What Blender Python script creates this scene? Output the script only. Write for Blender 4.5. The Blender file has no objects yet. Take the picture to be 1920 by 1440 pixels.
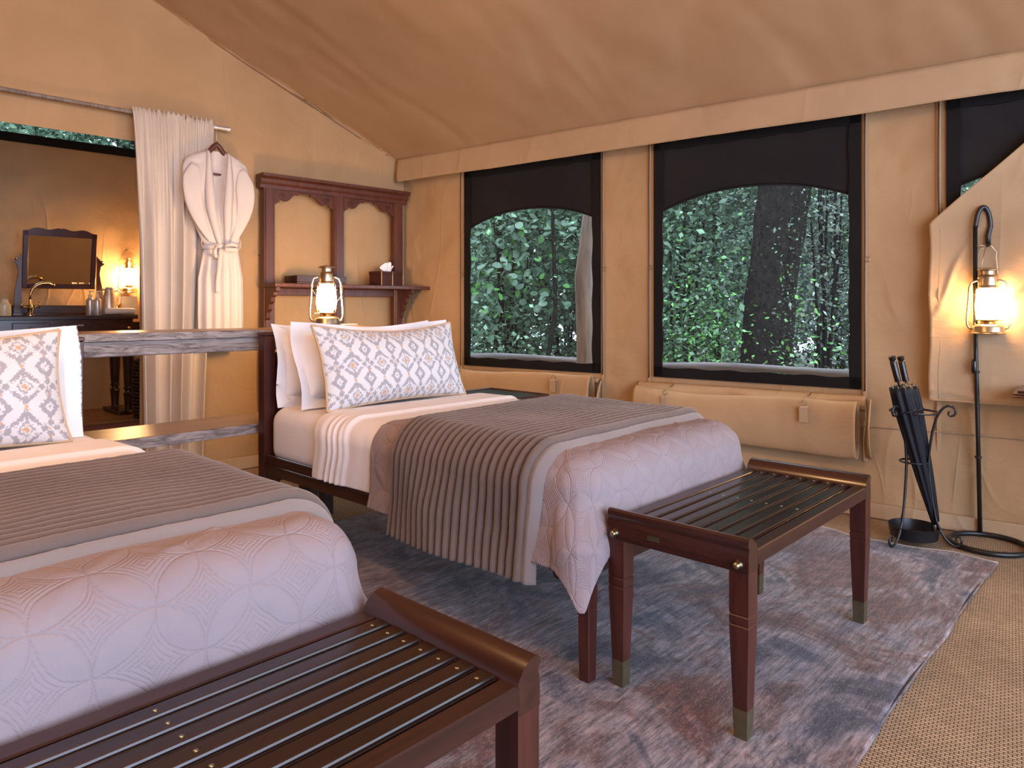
import bpy, bmesh, math, random
import numpy as np
from mathutils import Vector, Matrix
random.seed(7); rng = np.random.default_rng(7)
PI = math.pi
C = bpy.context.scene.collection
sc = bpy.context.scene

# ------------------------------------------------------------------ camera, world, light, exposure
F, HY, CH = 1340.0, 578.0, 1.15          # focal length in pixels, horizon row, eye height
cam_d = bpy.data.cameras.new('camera'); cam = bpy.data.objects.new('camera', cam_d); C.objects.link(cam)
cam.location = (0, 0, CH); cam.rotation_euler = (PI/2, 0, 0)
cam_d.sensor_fit = 'HORIZONTAL'; cam_d.sensor_width = 36; cam_d.lens = F/1920*36
cam_d.shift_y = -(720-HY)/1920; cam_d.clip_start = .02
sc.camera = cam
sc.view_settings.view_transform = 'Standard'; sc.view_settings.look = 'None'
sc.view_settings.gamma = 1; sc.view_settings.use_curve_mapping = False
sc.view_settings.exposure = 0.08
w = bpy.data.worlds.new('sky'); sc.world = w; w.use_nodes = True
w.node_tree.nodes['Background'].inputs[0].default_value = (.70, .84, 1.0, 1)
w.node_tree.nodes['Background'].inputs[1].default_value = 5.5
LANTERN = 170.0       # emission strength of a lantern globe
LANTERN_COL = (1.0, .58, .25)

# frames: beds (x across to the right, y towards the head), right wall, back wall
A_BED = math.radians(47)
O_BED = Vector((.233, 2.155))
UB = Vector((math.cos(A_BED), math.sin(A_BED))); VB = Vector((-math.sin(A_BED), math.cos(A_BED)))
CC = Vector((-.924, 6.10))               # room corner
A_RW = math.atan2(-.595, .804)
ER = Vector((.804, -.595)); NR = Vector((-.595, -.804))      # along the window wall, into the room
A_HW = math.atan2(.689, .725)
EH = Vector((.725, .689)); NH = Vector((.689, -.725))        # along the back wall (to the corner), into the room

def area(name, loc, rot, sx, sy, e, col):
    l = bpy.data.lights.new(name, 'AREA'); l.shape = 'RECTANGLE'; l.size = sx; l.size_y = sy; l.energy = e; l.color = col
    o = bpy.data.objects.new(name, l); o.location = loc; o.rotation_euler = rot; C.objects.link(o); return o
def aim(o, tgt): o.rotation_euler = (Vector(tgt)-o.location).to_track_quat('-Z', 'Y').to_euler()
# daylight entering through the open front of the tent, behind the camera
p = CC + NH*7.3 + NR*3.3
day = area('daylight_front_opening', (p.x, p.y, 1.45), (0, 0, 0), 4.2, 2.2, 140, (.48, .56, 1.0)); aim(day, (p.x-NH.x, p.y-NH.y, 1.25))
# added cool fill for left-facing sides, set before the closed far canvas wall
p = CC + NR*6.35 + NH*4.6
side_fill = area('side_cool_fill', (p.x, p.y, 1.5), (0, 0, 0), 3.4, 1.4, 120, (.52, .60, 1.0)); aim(side_fill, (p.x-NR.x, p.y-NR.y, 1.35))
# warm fill point lights, added out of frame
def point(name, loc, e, col, r):
    l = bpy.data.lights.new(name, 'POINT'); l.energy = e; l.color = col; l.shadow_soft_size = r
    o = bpy.data.objects.new(name, l); o.location = loc; C.objects.link(o)
p = CC + NR*3.3 + NH*2.5
point('ridge_warm_fill', (p.x, p.y, 2.75), 95, (1.0, .56, .25), .10)  # added above the frame to warm ceiling, walls and bed tops
p = CC + NR*3.2 + NH*5.4
point('front_warm_fill', (p.x, p.y, 1.7), 12, (1.0, .56, .25), .12)  # weaker warm fill added just behind the camera

# ------------------------------------------------------------------ pixel helpers (to real positions)
def ray(px, py): return Vector(((px-960)/F, 1, (HY-py)/F))
def ON(px, py, z):                       # point at height z
    r = ray(px, py); k = (z-CH)/r.z; return Vector((r.x*k, k, z))
def AT(px, py, d): r = ray(px, py); return Vector((r.x*d, d, CH+r.z*d))
def plane_hit(px, py, c, n):
    r = ray(px, py); k = (c.x*n.x+c.y*n.y)/(r.x*n.x+r.y*n.y); return Vector((r.x*k, k, CH+r.z*k))
def RW(px, py, off=0):                   # -> x along wall from the corner, z
    q = plane_hit(px, py, CC+NR*off, NR); return (Vector((q.x, q.y))-CC).dot(ER), q.z
def HW(px, py, off=0):
    q = plane_hit(px, py, CC+NH*off, NH); return (Vector((q.x, q.y))-CC).dot(EH), q.z

# ------------------------------------------------------------------ mesh helpers
def mesh(name, V, Fc, mats=None, smooth=True):
    me = bpy.data.meshes.new(name); me.from_pydata([tuple(v) for v in V], [], [tuple(f) for f in Fc])
    if mats is not None: me.materials.append(mats)
    if smooth: me.shade_smooth()
    me.update(); return me
def link(name, me, parent=None, loc=(0, 0, 0), rz=0):
    o = bpy.data.objects.new(name, me); C.objects.link(o)
    o.location = loc; o.rotation_euler = (0, 0, rz); o.parent = parent; return o
def tag(o, label=None, cat=None, group=None, kind=None):
    if label: o['label'] = label
    if cat: o['category'] = cat
    if group: o['group'] = group
    if kind: o['kind'] = kind
    return o
def thing(name, label, cat, loc=(0, 0, 0), rz=0, group=None):
    o = bpy.data.objects.new(name, None); C.objects.link(o); o.empty_display_size = .1
    o.location = loc; o.rotation_euler = (0, 0, rz); return tag(o, label, cat, group)
def struct(name, loc=(0, 0, 0), rz=0):
    o = bpy.data.objects.new(name, None); C.objects.link(o); o.location = loc; o.rotation_euler = (0, 0, rz); o['kind'] = 'structure'; return o
class MB:
    def __init__(s): s.V = []; s.F = []
    def add(s, V, Fc):
        n = len(s.V); s.V += [tuple(v) for v in V]; s.F += [tuple(i+n for i in f) for f in Fc]; return s
    def box(s, x0, x1, y0, y1, z0, z1, b=.003, taper=None):
        bm = bmesh.new(); bmesh.ops.create_cube(bm, size=1)
        for v in bm.verts:
            tx = ty = 1
            if taper and v.co.z < 0: tx = ty = taper
            v.co = Vector(((x0+x1)/2+v.co.x*(x1-x0)*tx, (y0+y1)/2+v.co.y*(y1-y0)*ty, (z0+z1)/2+v.co.z*(z1-z0)))
        if b > 0: bmesh.ops.bevel(bm, geom=bm.edges[:], offset=b, segments=2 if b > .004 else 1, affect='EDGES', profile=.6)
        s.add([v.co.copy() for v in bm.verts], [[v.index for v in f.verts] for f in bm.faces]); bm.free(); return s
    def tube(s, pts, r, n=8, cap=True, closed=False):
        pts = [Vector(p) for p in pts]; m = len(pts); V = []; up = None
        rr = r if hasattr(r, '__len__') else [r]*m
        for i, p in enumerate(pts):
            a = pts[(i-1) % m] if (closed or i > 0) else p; b = pts[(i+1) % m] if (closed or i < m-1) else p
            t = (b-a).normalized()
            if up is None: up = Vector((0, 0, 1)) if abs(t.z) < .9 else Vector((1, 0, 0))
            sx = t.cross(up).normalized(); up = sx.cross(t).normalized()
            for k in range(n):
                an = 2*PI*k/n; V.append(p+(sx*math.cos(an)+up*math.sin(an))*rr[i])
        Fc = []
        for i in range(m if closed else m-1):
            j = (i+1) % m
            for k in range(n): Fc.append((i*n+k, i*n+(k+1) % n, j*n+(k+1) % n, j*n+k))
        if cap and not closed: Fc.append(tuple(range(n-1, -1, -1))); Fc.append(tuple((m-1)*n+k for k in range(n)))
        return s.add(V, [f[::-1] for f in Fc])
    def lathe(s, prof, n=20, c=(0, 0, 0), sx=1, sy=1):
        V = []; Fc = []
        for r, z in prof:
            for k in range(n): V.append((c[0]+r*math.cos(2*PI*k/n)*sx, c[1]+r*math.sin(2*PI*k/n)*sy, c[2]+z))
        for i in range(len(prof)-1):
            for k in range(n): Fc.append((i*n+k, i*n+(k+1) % n, (i+1)*n+(k+1) % n, (i+1)*n+k))
        if prof[0][0] > 1e-4: Fc.append(tuple(range(n-1, -1, -1)))
        if prof[-1][0] > 1e-4: Fc.append(tuple((len(prof)-1)*n+k for k in range(n)))
        return s.add(V, Fc)
    def prism(s, pts, a0, a1, ax='y'):        # pts are (p,q): ax y -> (x,z); ax x -> (y,z); ax z -> (x,y)
        f = {'y': lambda p, q, a: (p, a, q), 'x': lambda p, q, a: (a, p, q), 'z': lambda p, q, a: (p, q, a)}[ax]
        n = len(pts); V = [f(p, q, a0) for p, q in pts]+[f(p, q, a1) for p, q in pts]
        Fc = [tuple(range(n)), tuple(range(2*n-1, n-1, -1))]+[(i, i+n, (i+1) % n+n, (i+1) % n) for i in range(n)]
        return s.add(V, Fc)
    def build(s, name, mat, parent=None, smooth=False, loc=(0, 0, 0), rz=0, auto=None):
        me = mesh(name, s.V, s.F, mat, smooth)
        bm = bmesh.new(); bm.from_mesh(me); bmesh.ops.recalc_face_normals(bm, faces=bm.faces); bm.to_mesh(me); bm.free()
        if auto or (smooth == 'auto'): me.shade_smooth(); me.set_sharp_from_angle(angle=math.radians(auto or 35))
        return link(name, me, parent, loc, rz)
def grid_mesh(name, X, Y, Z, mat, mask=None, flip=False, thick=0, col=None, uv=None):
    ny, nx = X.shape; V = np.stack([X, Y, Z], -1).reshape(-1, 3).astype(np.float32)
    i, j = np.meshgrid(np.arange(ny-1), np.arange(nx-1), indexing='ij'); a = i*nx+j
    Q = np.stack([a, a+1, a+nx+1, a+nx], -1)
    if mask is not None: Q = Q[mask]
    Q = Q.reshape(-1, 4)
    if flip: Q = Q[:, ::-1]
    me = bpy.data.meshes.new(name); me.vertices.add(len(V)); me.vertices.foreach_set('co', V.ravel())
    me.loops.add(Q.size); me.loops.foreach_set('vertex_index', Q.ravel().astype(np.int32))
    me.polygons.add(len(Q)); me.polygons.foreach_set('loop_start', np.arange(0, Q.size, 4, dtype=np.int32))
    me.update(calc_edges=True)
    if col is not None:
        at = me.color_attributes.new('Col', 'FLOAT_COLOR', 'POINT'); c4 = np.ones((len(V), 4), np.float32); c4[:, :3] = col.reshape(-1, 3)
        at.data.foreach_set('color', c4.ravel())
    if uv is not None:
        L = me.uv_layers.new(name='UVMap'); U_ = np.stack([uv[0].ravel(), uv[1].ravel()], -1)[Q.ravel()].astype(np.float32); L.data.foreach_set('uv', U_.ravel())
    me.materials.append(mat); me.shade_smooth(); return me
def solid(o, t, off=-1):
    m = o.modifiers.new('thickness', 'SOLIDIFY'); m.thickness = t; m.offset = off; return o
_perm = rng.random((64, 64))
def vnoise(x, y, s=1.0, seed=0):
    x = np.asarray(x)/s+seed*7.31; y = np.asarray(y)/s+seed*3.77
    xi = np.floor(x).astype(int); yi = np.floor(y).astype(int); fx = x-xi; fy = y-yi
    fx = fx*fx*(3-2*fx); fy = fy*fy*(3-2*fy); g = lambda a, b: _perm[a % 64, b % 64]
    return (g(xi, yi)*(1-fx)+g(xi+1, yi)*fx)*(1-fy)+(g(xi, yi+1)*(1-fx)+g(xi+1, yi+1)*fx)*fy-.5
def fbm(x, y, s, seed=0): return vnoise(x, y, s, seed)+.5*vnoise(x, y, s/2.1, seed+1)+.25*vnoise(x, y, s/4.3, seed+2)
def creases(x, y, s, seed=0):                 # ridged folds of cloth in a few directions
    r = np.zeros_like(np.asarray(x, float))
    for k in range(3):
        a = .5+k*1.05+seed; xx = x*math.cos(a)+y*math.sin(a); yy = -x*math.sin(a)+y*math.cos(a)
        n = fbm(xx, yy*.35, s, seed+k*5); r += np.maximum(0, 1-np.abs(n)*14)*np.clip(vnoise(x, y, s*1.7, seed+k+20)*3, 0, 1)
    return r

# ------------------------------------------------------------------ materials
def mat(name):
    m = bpy.data.materials.new(name); m.use_nodes = True; nt = m.node_tree; b = nt.nodes['Principled BSDF']; return m, nt, b
def N(nt, t, **k):
    n = nt.nodes.new(t)
    for a, v in k.items(): setattr(n, a, v)
    return n
def coord(nt, scale=(1, 1, 1), kind='Object', rot=(0, 0, 0)):
    tc = N(nt, 'ShaderNodeTexCoord'); mp = N(nt, 'ShaderNodeMapping'); mp.inputs['Scale'].default_value = scale; mp.inputs['Rotation'].default_value = rot
    nt.links.new(tc.outputs[kind], mp.inputs[0]); return mp.outputs[0]
def noise(nt, vec, sc_, det=4, rough=.55, dist=0):
    n = N(nt, 'ShaderNodeTexNoise'); n.inputs['Scale'].default_value = sc_; n.inputs['Detail'].default_value = det
    n.inputs['Roughness'].default_value = rough; n.inputs['Distortion'].default_value = dist; nt.links.new(vec, n.inputs['Vector']); return n.outputs['Fac']
def ramp(nt, fac, stops):
    r = N(nt, 'ShaderNodeValToRGB'); e = r.color_ramp.elements
    while len(e) < len(stops): e.new(.5)
    for el, (p, c) in zip(e, stops): el.position = p; el.color = (*c, 1)
    nt.links.new(fac, r.inputs[0]); return r.outputs[0]
def bump(nt, h, strength, dist, nrm=None):
    b = N(nt, 'ShaderNodeBump'); b.inputs['Strength'].default_value = strength; b.inputs['Distance'].default_value = dist
    nt.links.new(h, b.inputs['Height'])
    if nrm: nt.links.new(nrm, b.inputs['Normal'])
    return b.outputs[0]
def cloth(name, c1, c2, rough=.85, weave=900, wb=.15, wrink=0, ws=6, sheen=.0, trans=0):
    m, nt, b = mat(name); v = coord(nt)
    nt.links.new(ramp(nt, noise(nt, v, 2.3, 6), [(.3, c1), (.7, c2)]), b.inputs['Base Color'])
    b.inputs['Roughness'].default_value = rough; b.inputs['Specular IOR Level'].default_value = .2
    if sheen: b.inputs['Sheen Weight'].default_value = sheen; b.inputs['Sheen Roughness'].default_value = .5
    nr = bump(nt, noise(nt, v, weave, 1), wb, .001)
    if wrink: nr = bump(nt, noise(nt, v, ws, 5, .6, .8), wrink, .02, nr)
    if wrink >= .2:
        for rot_, sc2 in ((.6, 1.6), (2.1, 2.3), (1.3, 4.0)):
            n2 = noise(nt, coord(nt, (1.6, 1.6, .40), rot=(rot_*.3, rot_, rot_*.5)), sc2*.62, 1, .4, .15)
            ab = N(nt, 'ShaderNodeMath', operation='SUBTRACT'); nt.links.new(n2, ab.inputs[0]); ab.inputs[1].default_value = .5
            a2 = N(nt, 'ShaderNodeMath', operation='ABSOLUTE'); nt.links.new(ab.outputs[0], a2.inputs[0])
            rg = ramp(nt, a2.outputs[0], [(0, (1, 1, 1)), (.022, (.25, .25, .25)), (.06, (0, 0, 0))])
            mk = ramp(nt, noise(nt, coord(nt, (1, 1, 1), rot=(rot_, 0, 1)), 1.4, 2), [(.48, (0, 0, 0)), (.62, (1, 1, 1))])
            mu = N(nt, 'ShaderNodeMixRGB', blend_type='MULTIPLY'); mu.inputs[0].default_value = 1; nt.links.new(rg, mu.inputs[1]); nt.links.new(mk, mu.inputs[2])
            nr = bump(nt, mu.outputs[0], min(.6, wrink*1.0), .007, nr)
    nt.links.new(nr, b.inputs['Normal']); return m
def wood(name, c1, c2, rough=.3, scale=(3, 3, 3), coat=.0, gs=9, ax=0, bumpy=.05):
    m, nt, b = mat(name); s = [14, 14, 14]; s[ax] = 1.2
    v = coord(nt, tuple(s)); n1 = noise(nt, v, 2.2, 8, .65, .6)
    nt.links.new(ramp(nt, n1, [(.32, c1), (.5, tuple((a+b_)/2 for a, b_ in zip(c1, c2))), (.68, c2)]), b.inputs['Base Color'])
    b.inputs['Roughness'].default_value = rough; b.inputs['Coat Weight'].default_value = coat; b.inputs['Coat Roughness'].default_value = .15
    nt.links.new(bump(nt, n1, bumpy, .004), b.inputs['Normal']); return m
def metal(name, c, rough=.3, met=1.0):
    m, nt, b = mat(name); v = coord(nt); b.inputs['Metallic'].default_value = met
    nt.links.new(ramp(nt, noise(nt, v, 30, 4), [(.3, c), (.75, tuple(x*.7 for x in c))]), b.inputs['Base Color'])
    b.inputs['Roughness'].default_value = rough; return m
def plain(name, c, rough=.5, met=0, spec=.5):
    m, nt, b = mat(name); v = coord(nt)
    nt.links.new(ramp(nt, noise(nt, v, 12, 3), [(.3, c), (.7, tuple(x*.88 for x in c))]), b.inputs['Base Color'])
    b.inputs['Roughness'].default_value = rough; b.inputs['Metallic'].default_value = met; b.inputs['Specular IOR Level'].default_value = spec; return m

M_canvas = cloth('canvas', (.40, .25, .125), (.46, .295, .155), wrink=.5, ws=4.2)
M_canvas_roof = cloth('roof_canvas', (.42, .27, .15), (.47, .31, .18), wrink=.18, ws=1.5)
M_canvas_edge = cloth('canvas_trim', (.40, .27, .155), (.46, .31, .18), wrink=.35, ws=4)
M_black = cloth('black_webbing', (.006, .005, .005), (.012, .010, .010))
M_shaded_gauze = cloth('fly_shaded_gauze', (.012, .011, .012), (.022, .019, .019), weave=700, wb=.3)  # gauze coloured black for the shaded fly behind it
M_white = cloth('white_cotton', (.80, .77, .76), (.84, .81, .80), wrink=.12, ws=7)
M_sheet = cloth('sheet_cotton', (.78, .73, .73), (.82, .78, .78), wrink=.10, ws=6)
M_robe = cloth('robe_waffle', (.62, .55, .50), (.68, .60, .55), weave=300, wb=.4)
M_curtain = cloth('curtain_linen', (.56, .48, .40), (.62, .53, .44), weave=500, wb=.3)
M_piping = cloth('tan_piping', (.50, .34, .20), (.56, .39, .24))
M_fur = cloth('ribbed_fur', (.12, .082, .066), (.165, .115, .094), weave=260, wb=.9, sheen=.35)
M_furedge = cloth('fur_trim', (.20, .165, .155), (.25, .21, .195), weave=200, wb=.9, sheen=.35)
M_mahog = wood('mahogany', (.022, .006, .0045), (.055, .015, .009), .26, ax=0, coat=.25)
M_mahogy = wood('mahogany_lengthwise', (.020, .006, .0045), (.050, .014, .0085), .26, ax=1, coat=.25)
M_mahogz = wood('mahogany_upright', (.034, .007, .0045), (.075, .018, .011), .36, ax=2, coat=.05)
M_railw = wood('dark_mahogany_rail', (.016, .005, .004), (.045, .013, .008), .3, ax=0, coat=.1)
M_redwood = wood('red_mahogany', (.055, .014, .008), (.12, .034, .018), .38, ax=2, coat=.05)
M_slat = wood('mahogany_slat', (.011, .004, .0032), (.028, .009, .006), .25, ax=0, coat=.15)
M_dark = wood('dark_stained_wood', (.018, .008, .006), (.05, .022, .015), .35, ax=0)
M_darkz = wood('dark_turned_wood', (.018, .008, .006), (.05, .022, .015), .3, ax=2)
M_plank = wood('oiled_plank_top', (.18, .095, .045), (.30, .17, .085), .34, ax=0)
M_rustic = None
def rustic():
    m, nt, b = mat('weathered_board'); v = coord(nt, (1.2, 6, 9))
    n = noise(nt, v, 3.2, 10, .72, 2.2)
    nt.links.new(ramp(nt, n, [(.36, (.07, .05, .045)), (.47, (.19, .145, .13)), (.56, (.33, .27, .24)), (.7, (.38, .31, .28))]), b.inputs['Base Color'])
    b.inputs['Roughness'].default_value = .6; nt.links.new(bump(nt, n, .4, .006), b.inputs['Normal']); return m
M_rustic = rustic()
M_brass = metal('brass', (.42, .36, .22), .28)
M_oldbrass = metal('aged_brass', (.30, .26, .16), .42)
M_gold = metal('polished_brass', (.75, .50, .20), .2)
M_steel = metal('brushed_steel', (.80, .77, .74), .38, .75)
M_tin = metal('galvanised_tin', (.60, .48, .32), .32)
M_iron = plain('wrought_iron', (.010, .009, .010), .35)
M_umb = cloth('umbrella_nylon', (.008, .008, .011), (.015, .015, .02), rough=.5)
M_handle = plain('black_lacquer', (.012, .008, .008), .15)
M_leather = plain('brown_leather', (.050, .015, .012), .35)
M_green = plain('dark_green_inset', (.018, .024, .022), .3)
M_ceram = plain('glazed_ceramic', (.62, .50, .30), .3)
M_card = plain('ivory_card', (.85, .78, .62), .7)
M_tissue = cloth('tissue', (.85, .82, .8), (.9, .87, .85))
M_rope = cloth('wax_cord', (.35, .22, .12), (.45, .3, .17))
def mirror():
    m, nt, b = mat('mirror_glass'); b.inputs['Base Color'].default_value = (.75, .72, .68, 1); b.inputs['Metallic'].default_value = 1; b.inputs['Roughness'].default_value = .03; return m
M_mirror = mirror()
def lamp():
    m, nt, b = mat('lit_globe'); e = N(nt, 'ShaderNodeEmission'); e.inputs[0].default_value = (*LANTERN_COL, 1); e.inputs[1].default_value = LANTERN
    nt.links.new(e.outputs[0], nt.nodes['Material Output'].inputs[0]); return m
M_lamp = lamp()
def gauze():
    m, nt, b = mat('insect_gauze'); t = N(nt, 'ShaderNodeBsdfTransparent'); d = N(nt, 'ShaderNodeBsdfDiffuse'); x = N(nt, 'ShaderNodeMixShader')
    d.inputs[0].default_value = (.07, .075, .09, 1); x.inputs[0].default_value = .22
    nt.links.new(t.outputs[0], x.inputs[1]); nt.links.new(d.outputs[0], x.inputs[2]); nt.links.new(x.outputs[0], nt.nodes['Material Output'].inputs[0]); return m
M_gauze = gauze()
def vcol(name, rough=.85, weave=900):
    m, nt, b = mat(name); a = N(nt, 'ShaderNodeVertexColor', layer_name='Col'); nt.links.new(a.outputs[0], b.inputs['Base Color']); b.inputs['Roughness'].default_value = rough
    b.inputs['Specular IOR Level'].default_value = .2; nt.links.new(bump(nt, noise(nt, coord(nt), weave, 1), .3, .001), b.inputs['Normal']); return m
M_ikat = vcol('ikat_print')

def quiltmat():
    m = cloth('quilted_coverlet', (.265, .21, .215), (.31, .25, .255), weave=800, wb=.1, wrink=.15, ws=16); nt = m.node_tree; b = nt.nodes['Principled BSDF']
    def val(o, v):
        if isinstance(v, (int, float)): o.default_value = v
        else: nt.links.new(v, o)
    def mm(op, a, b_=None, c=None):
        n = N(nt, 'ShaderNodeMath', operation=op); val(n.inputs[0], a)
        if b_ is not None: val(n.inputs[1], b_)
        if c is not None: val(n.inputs[2], c)
        return n.outputs[0]
    uv = N(nt, 'ShaderNodeUVMap', uv_map='UVMap'); sp = N(nt, 'ShaderNodeSeparateXYZ'); nt.links.new(uv.outputs[0], sp.inputs[0])
    wob = noise(nt, uv.outputs[0], 6, 2); wb_ = mm('MULTIPLY', mm('SUBTRACT', wob, .5), .30)
    X, Y = sp.outputs[0], sp.outputs[1]; s = .130; ca, sa = math.cos(.72)/s, math.sin(.72)/s
    xx = mm('ADD', mm('ADD', mm('MULTIPLY', X, ca), mm('MULTIPLY', Y, sa)), wb_); yy = mm('SUBTRACT', mm('SUBTRACT', mm('MULTIPLY', Y, ca), mm('MULTIPLY', X, sa)), wb_)
    fx = mm('ABSOLUTE', mm('SUBTRACT', xx, mm('ROUND', xx))); fy = mm('ABSOLUTE', mm('SUBTRACT', yy, mm('ROUND', yy)))
    hyp = lambda a, c: mm('SQRT', mm('ADD', mm('MULTIPLY', a, a), mm('MULTIPLY', c, c)))
    dn = mm('MINIMUM', hyp(mm('SUBTRACT', 1, fx), fy), hyp(fx, mm('SUBTRACT', 1, fy)))
    e = mm('SUBTRACT', dn, .7071); ae = mm('ABSOLUTE', e)
    seam = mm('SUBTRACT', 1, mm('SMOOTH_MIN', 1, mm('DIVIDE', ae, .028), .2))
    ins = mm('GREATER_THAN', e, .02); ln = mm('MULTIPLY', ins, mm('POWER', mm('MULTIPLY', mm('ADD', mm('COSINE', mm('MULTIPLY', e, 2*PI/.062)), 1), .5), 2.5))
    puck = mm('MULTIPLY', mm('LESS_THAN', e, 0), noise(nt, coord(nt, (1.2, .35, 1), 'UV', (0, 0, .5)), 34, 4, .6, .6))
    st = mm('MULTIPLY', mm('ADD', mm('SINE', mm('MULTIPLY', mm('ADD', X, Y), 900)), 1), .25)
    h = mm('ADD', mm('SUBTRACT', mm('MULTIPLY', puck, 1.3), mm('MULTIPLY', seam, mm('ADD', st, .8))), mm('MULTIPLY', ln, mm('MULTIPLY', mm('ADD', st, .5), -1.0)))
    old = b.inputs['Normal'].links[0].from_socket
    nt.links.new(bump(nt, h, .55, .0022, old), b.inputs['Normal']); return m
M_quilt = quiltmat()
def sisal():
    m, nt, b = mat('sisal_weave'); v = coord(nt, rot=(0, 0, math.radians(35)))
    br = N(nt, 'ShaderNodeTexBrick'); br.inputs['Scale'].default_value = 1; br.inputs['Brick Width'].default_value = .019; br.inputs['Row Height'].default_value = .0105
    br.inputs['Mortar Size'].default_value = .0020; br.inputs['Mortar Smooth'].default_value = .6
    br.inputs['Color1'].default_value = (.58, .40, .24, 1); br.inputs['Color2'].default_value = (.44, .30, .17, 1); br.inputs['Mortar'].default_value = (.10, .06, .035, 1)
    nt.links.new(v, br.inputs['Vector'])
    mx = N(nt, 'ShaderNodeMixRGB', blend_type='MULTIPLY'); mx.inputs[0].default_value = .8
    nt.links.new(br.outputs[0], mx.inputs[1]); nt.links.new(ramp(nt, noise(nt, v, 3, 8, .7), [(.3, (.62, .60, .58)), (.7, (1, 1, 1))]), mx.inputs[2])
    nt.links.new(mx.outputs[0], b.inputs['Base Color']); b.inputs['Roughness'].default_value = .8
    inv = N(nt, 'ShaderNodeMath', operation='SUBTRACT'); inv.inputs[0].default_value = 1; nt.links.new(br.outputs['Fac'], inv.inputs[1])
    nt.links.new(bump(nt, inv.outputs[0], .8, .004), b.inputs['Normal']); return m
M_sisal = sisal()
def rugmat():
    m, nt, b = mat('faded_rug'); v = coord(nt)
    big = noise(nt, coord(nt, (1.0, 1.3, 1)), 1.9, 7, .68, .7)
    base = ramp(nt, big, [(.32, (.016, .022, .050)), (.41, (.060, .060, .085)), (.49, (.22, .20, .215)), (.56, (.12, .070, .062)), (.62, (.09, .030, .022)), (.72, (.26, .20, .19))])
    mot = N(nt, 'ShaderNodeTexVoronoi', feature='F1', distance='MANHATTAN'); mot.inputs['Scale'].default_value = 6; nt.links.new(coord(nt), mot.inputs['Vector'])
    mx = N(nt, 'ShaderNodeMixRGB', blend_type='MULTIPLY'); mx.inputs[0].default_value = .45
    nt.links.new(base, mx.inputs[1]); nt.links.new(ramp(nt, mot.outputs[0], [(.1, (.35, .38, .5)), (.45, (1, .95, .9)), (.6, (1.3, 1.1, 1.0)), (.8, (.6, .5, .5))]), mx.inputs[2])
    st = noise(nt, coord(nt, (1, 9, 1)), 7, 9, .8)
    mx2 = N(nt, 'ShaderNodeMixRGB', blend_type='OVERLAY'); mx2.inputs[0].default_value = 1.0
    nt.links.new(mx.outputs[0], mx2.inputs[1]); nt.links.new(ramp(nt, st, [(.36, (.06, .06, .08)), (.64, (.96, .93, .92))]), mx2.inputs[2])
    sp = noise(nt, coord(nt, (40, 160, 1)), 1.6, 2)
    mx3 = N(nt, 'ShaderNodeMixRGB', blend_type='MIX'); nt.links.new(ramp(nt, sp, [(.55, (0, 0, 0)), (.66, (.35, .35, .35))]), mx3.inputs[0])
    nt.links.new(mx2.outputs[0], mx3.inputs[1]); mx3.inputs[2].default_value = (.36, .32, .33, 1)
    nt.links.new(mx3.outputs[0], b.inputs['Base Color']); b.inputs['Roughness'].default_value = .75; b.inputs['Sheen Weight'].default_value = .15
    nt.links.new(bump(nt, noise(nt, coord(nt, (90, 300, 1)), 1, 2), .3, .003), b.inputs['Normal']); return m
M_rug = rugmat()
M_redrug = plain('red_patterned_rug', (.16, .045, .030), .9)
def leafmat(name, c1, c2, spec=.5):
    m, nt, b = mat(name); g = N(nt, 'ShaderNodeNewGeometry')
    nt.links.new(ramp(nt, g.outputs['Random Per Island'], [(.1, c1), (.6, c2), (.97, tuple(min(1, x*1.9) for x in c2))]), b.inputs['Base Color'])
    b.inputs['Roughness'].default_value = .42; b.inputs['Specular IOR Level'].default_value = spec; return m
M_leaf = leafmat('broad_leaf', (.040, .095, .055), (.12, .215, .135))
M_leaf2 = leafmat('fine_leaf', (.034, .070, .044), (.10, .165, .11))
M_leaf3 = leafmat('pale_leaf', (.07, .11, .085), (.20, .26, .21))
def bark():
    m, nt, b = mat('bark'); v = coord(nt, (1, 1, .5)); n = noise(nt, v, 28, 8, .8, 1)
    nt.links.new(ramp(nt, n, [(.38, (.008, .007, .007)), (.6, (.04, .037, .032)), (.68, (.12, .15, .07))]), b.inputs['Base Color']); b.inputs['Roughness'].default_value = 1.0; b.inputs['Specular IOR Level'].default_value = .05
    nt.links.new(bump(nt, n, .9, .03), b.inputs['Normal']); return m
M_bark = bark()
M_pole = wood('weathered_pole', (.13, .10, .08), (.28, .22, .18), .7, ax=2, bumpy=.3)
M_log = wood('grey_log', (.10, .09, .09), (.22, .20, .20), .8, ax=0, bumpy=.3)
M_soil = plain('forest_floor', (.05, .06, .03), .95)

# ------------------------------------------------------------------ tent shell
ROOF0, SLOPE = 2.40, .42
def roof_z(o): return ROOF0+SLOPE*(o-.1)
HALF = 3.3
# floor
o = link('floor', grid_mesh('floor', *[a.astype(float) for a in np.meshgrid(np.linspace(-5, 6, 12), np.linspace(-2.5, 8, 12))], np.zeros((12, 12)), M_sisal)); o['kind'] = 'structure'

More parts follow.
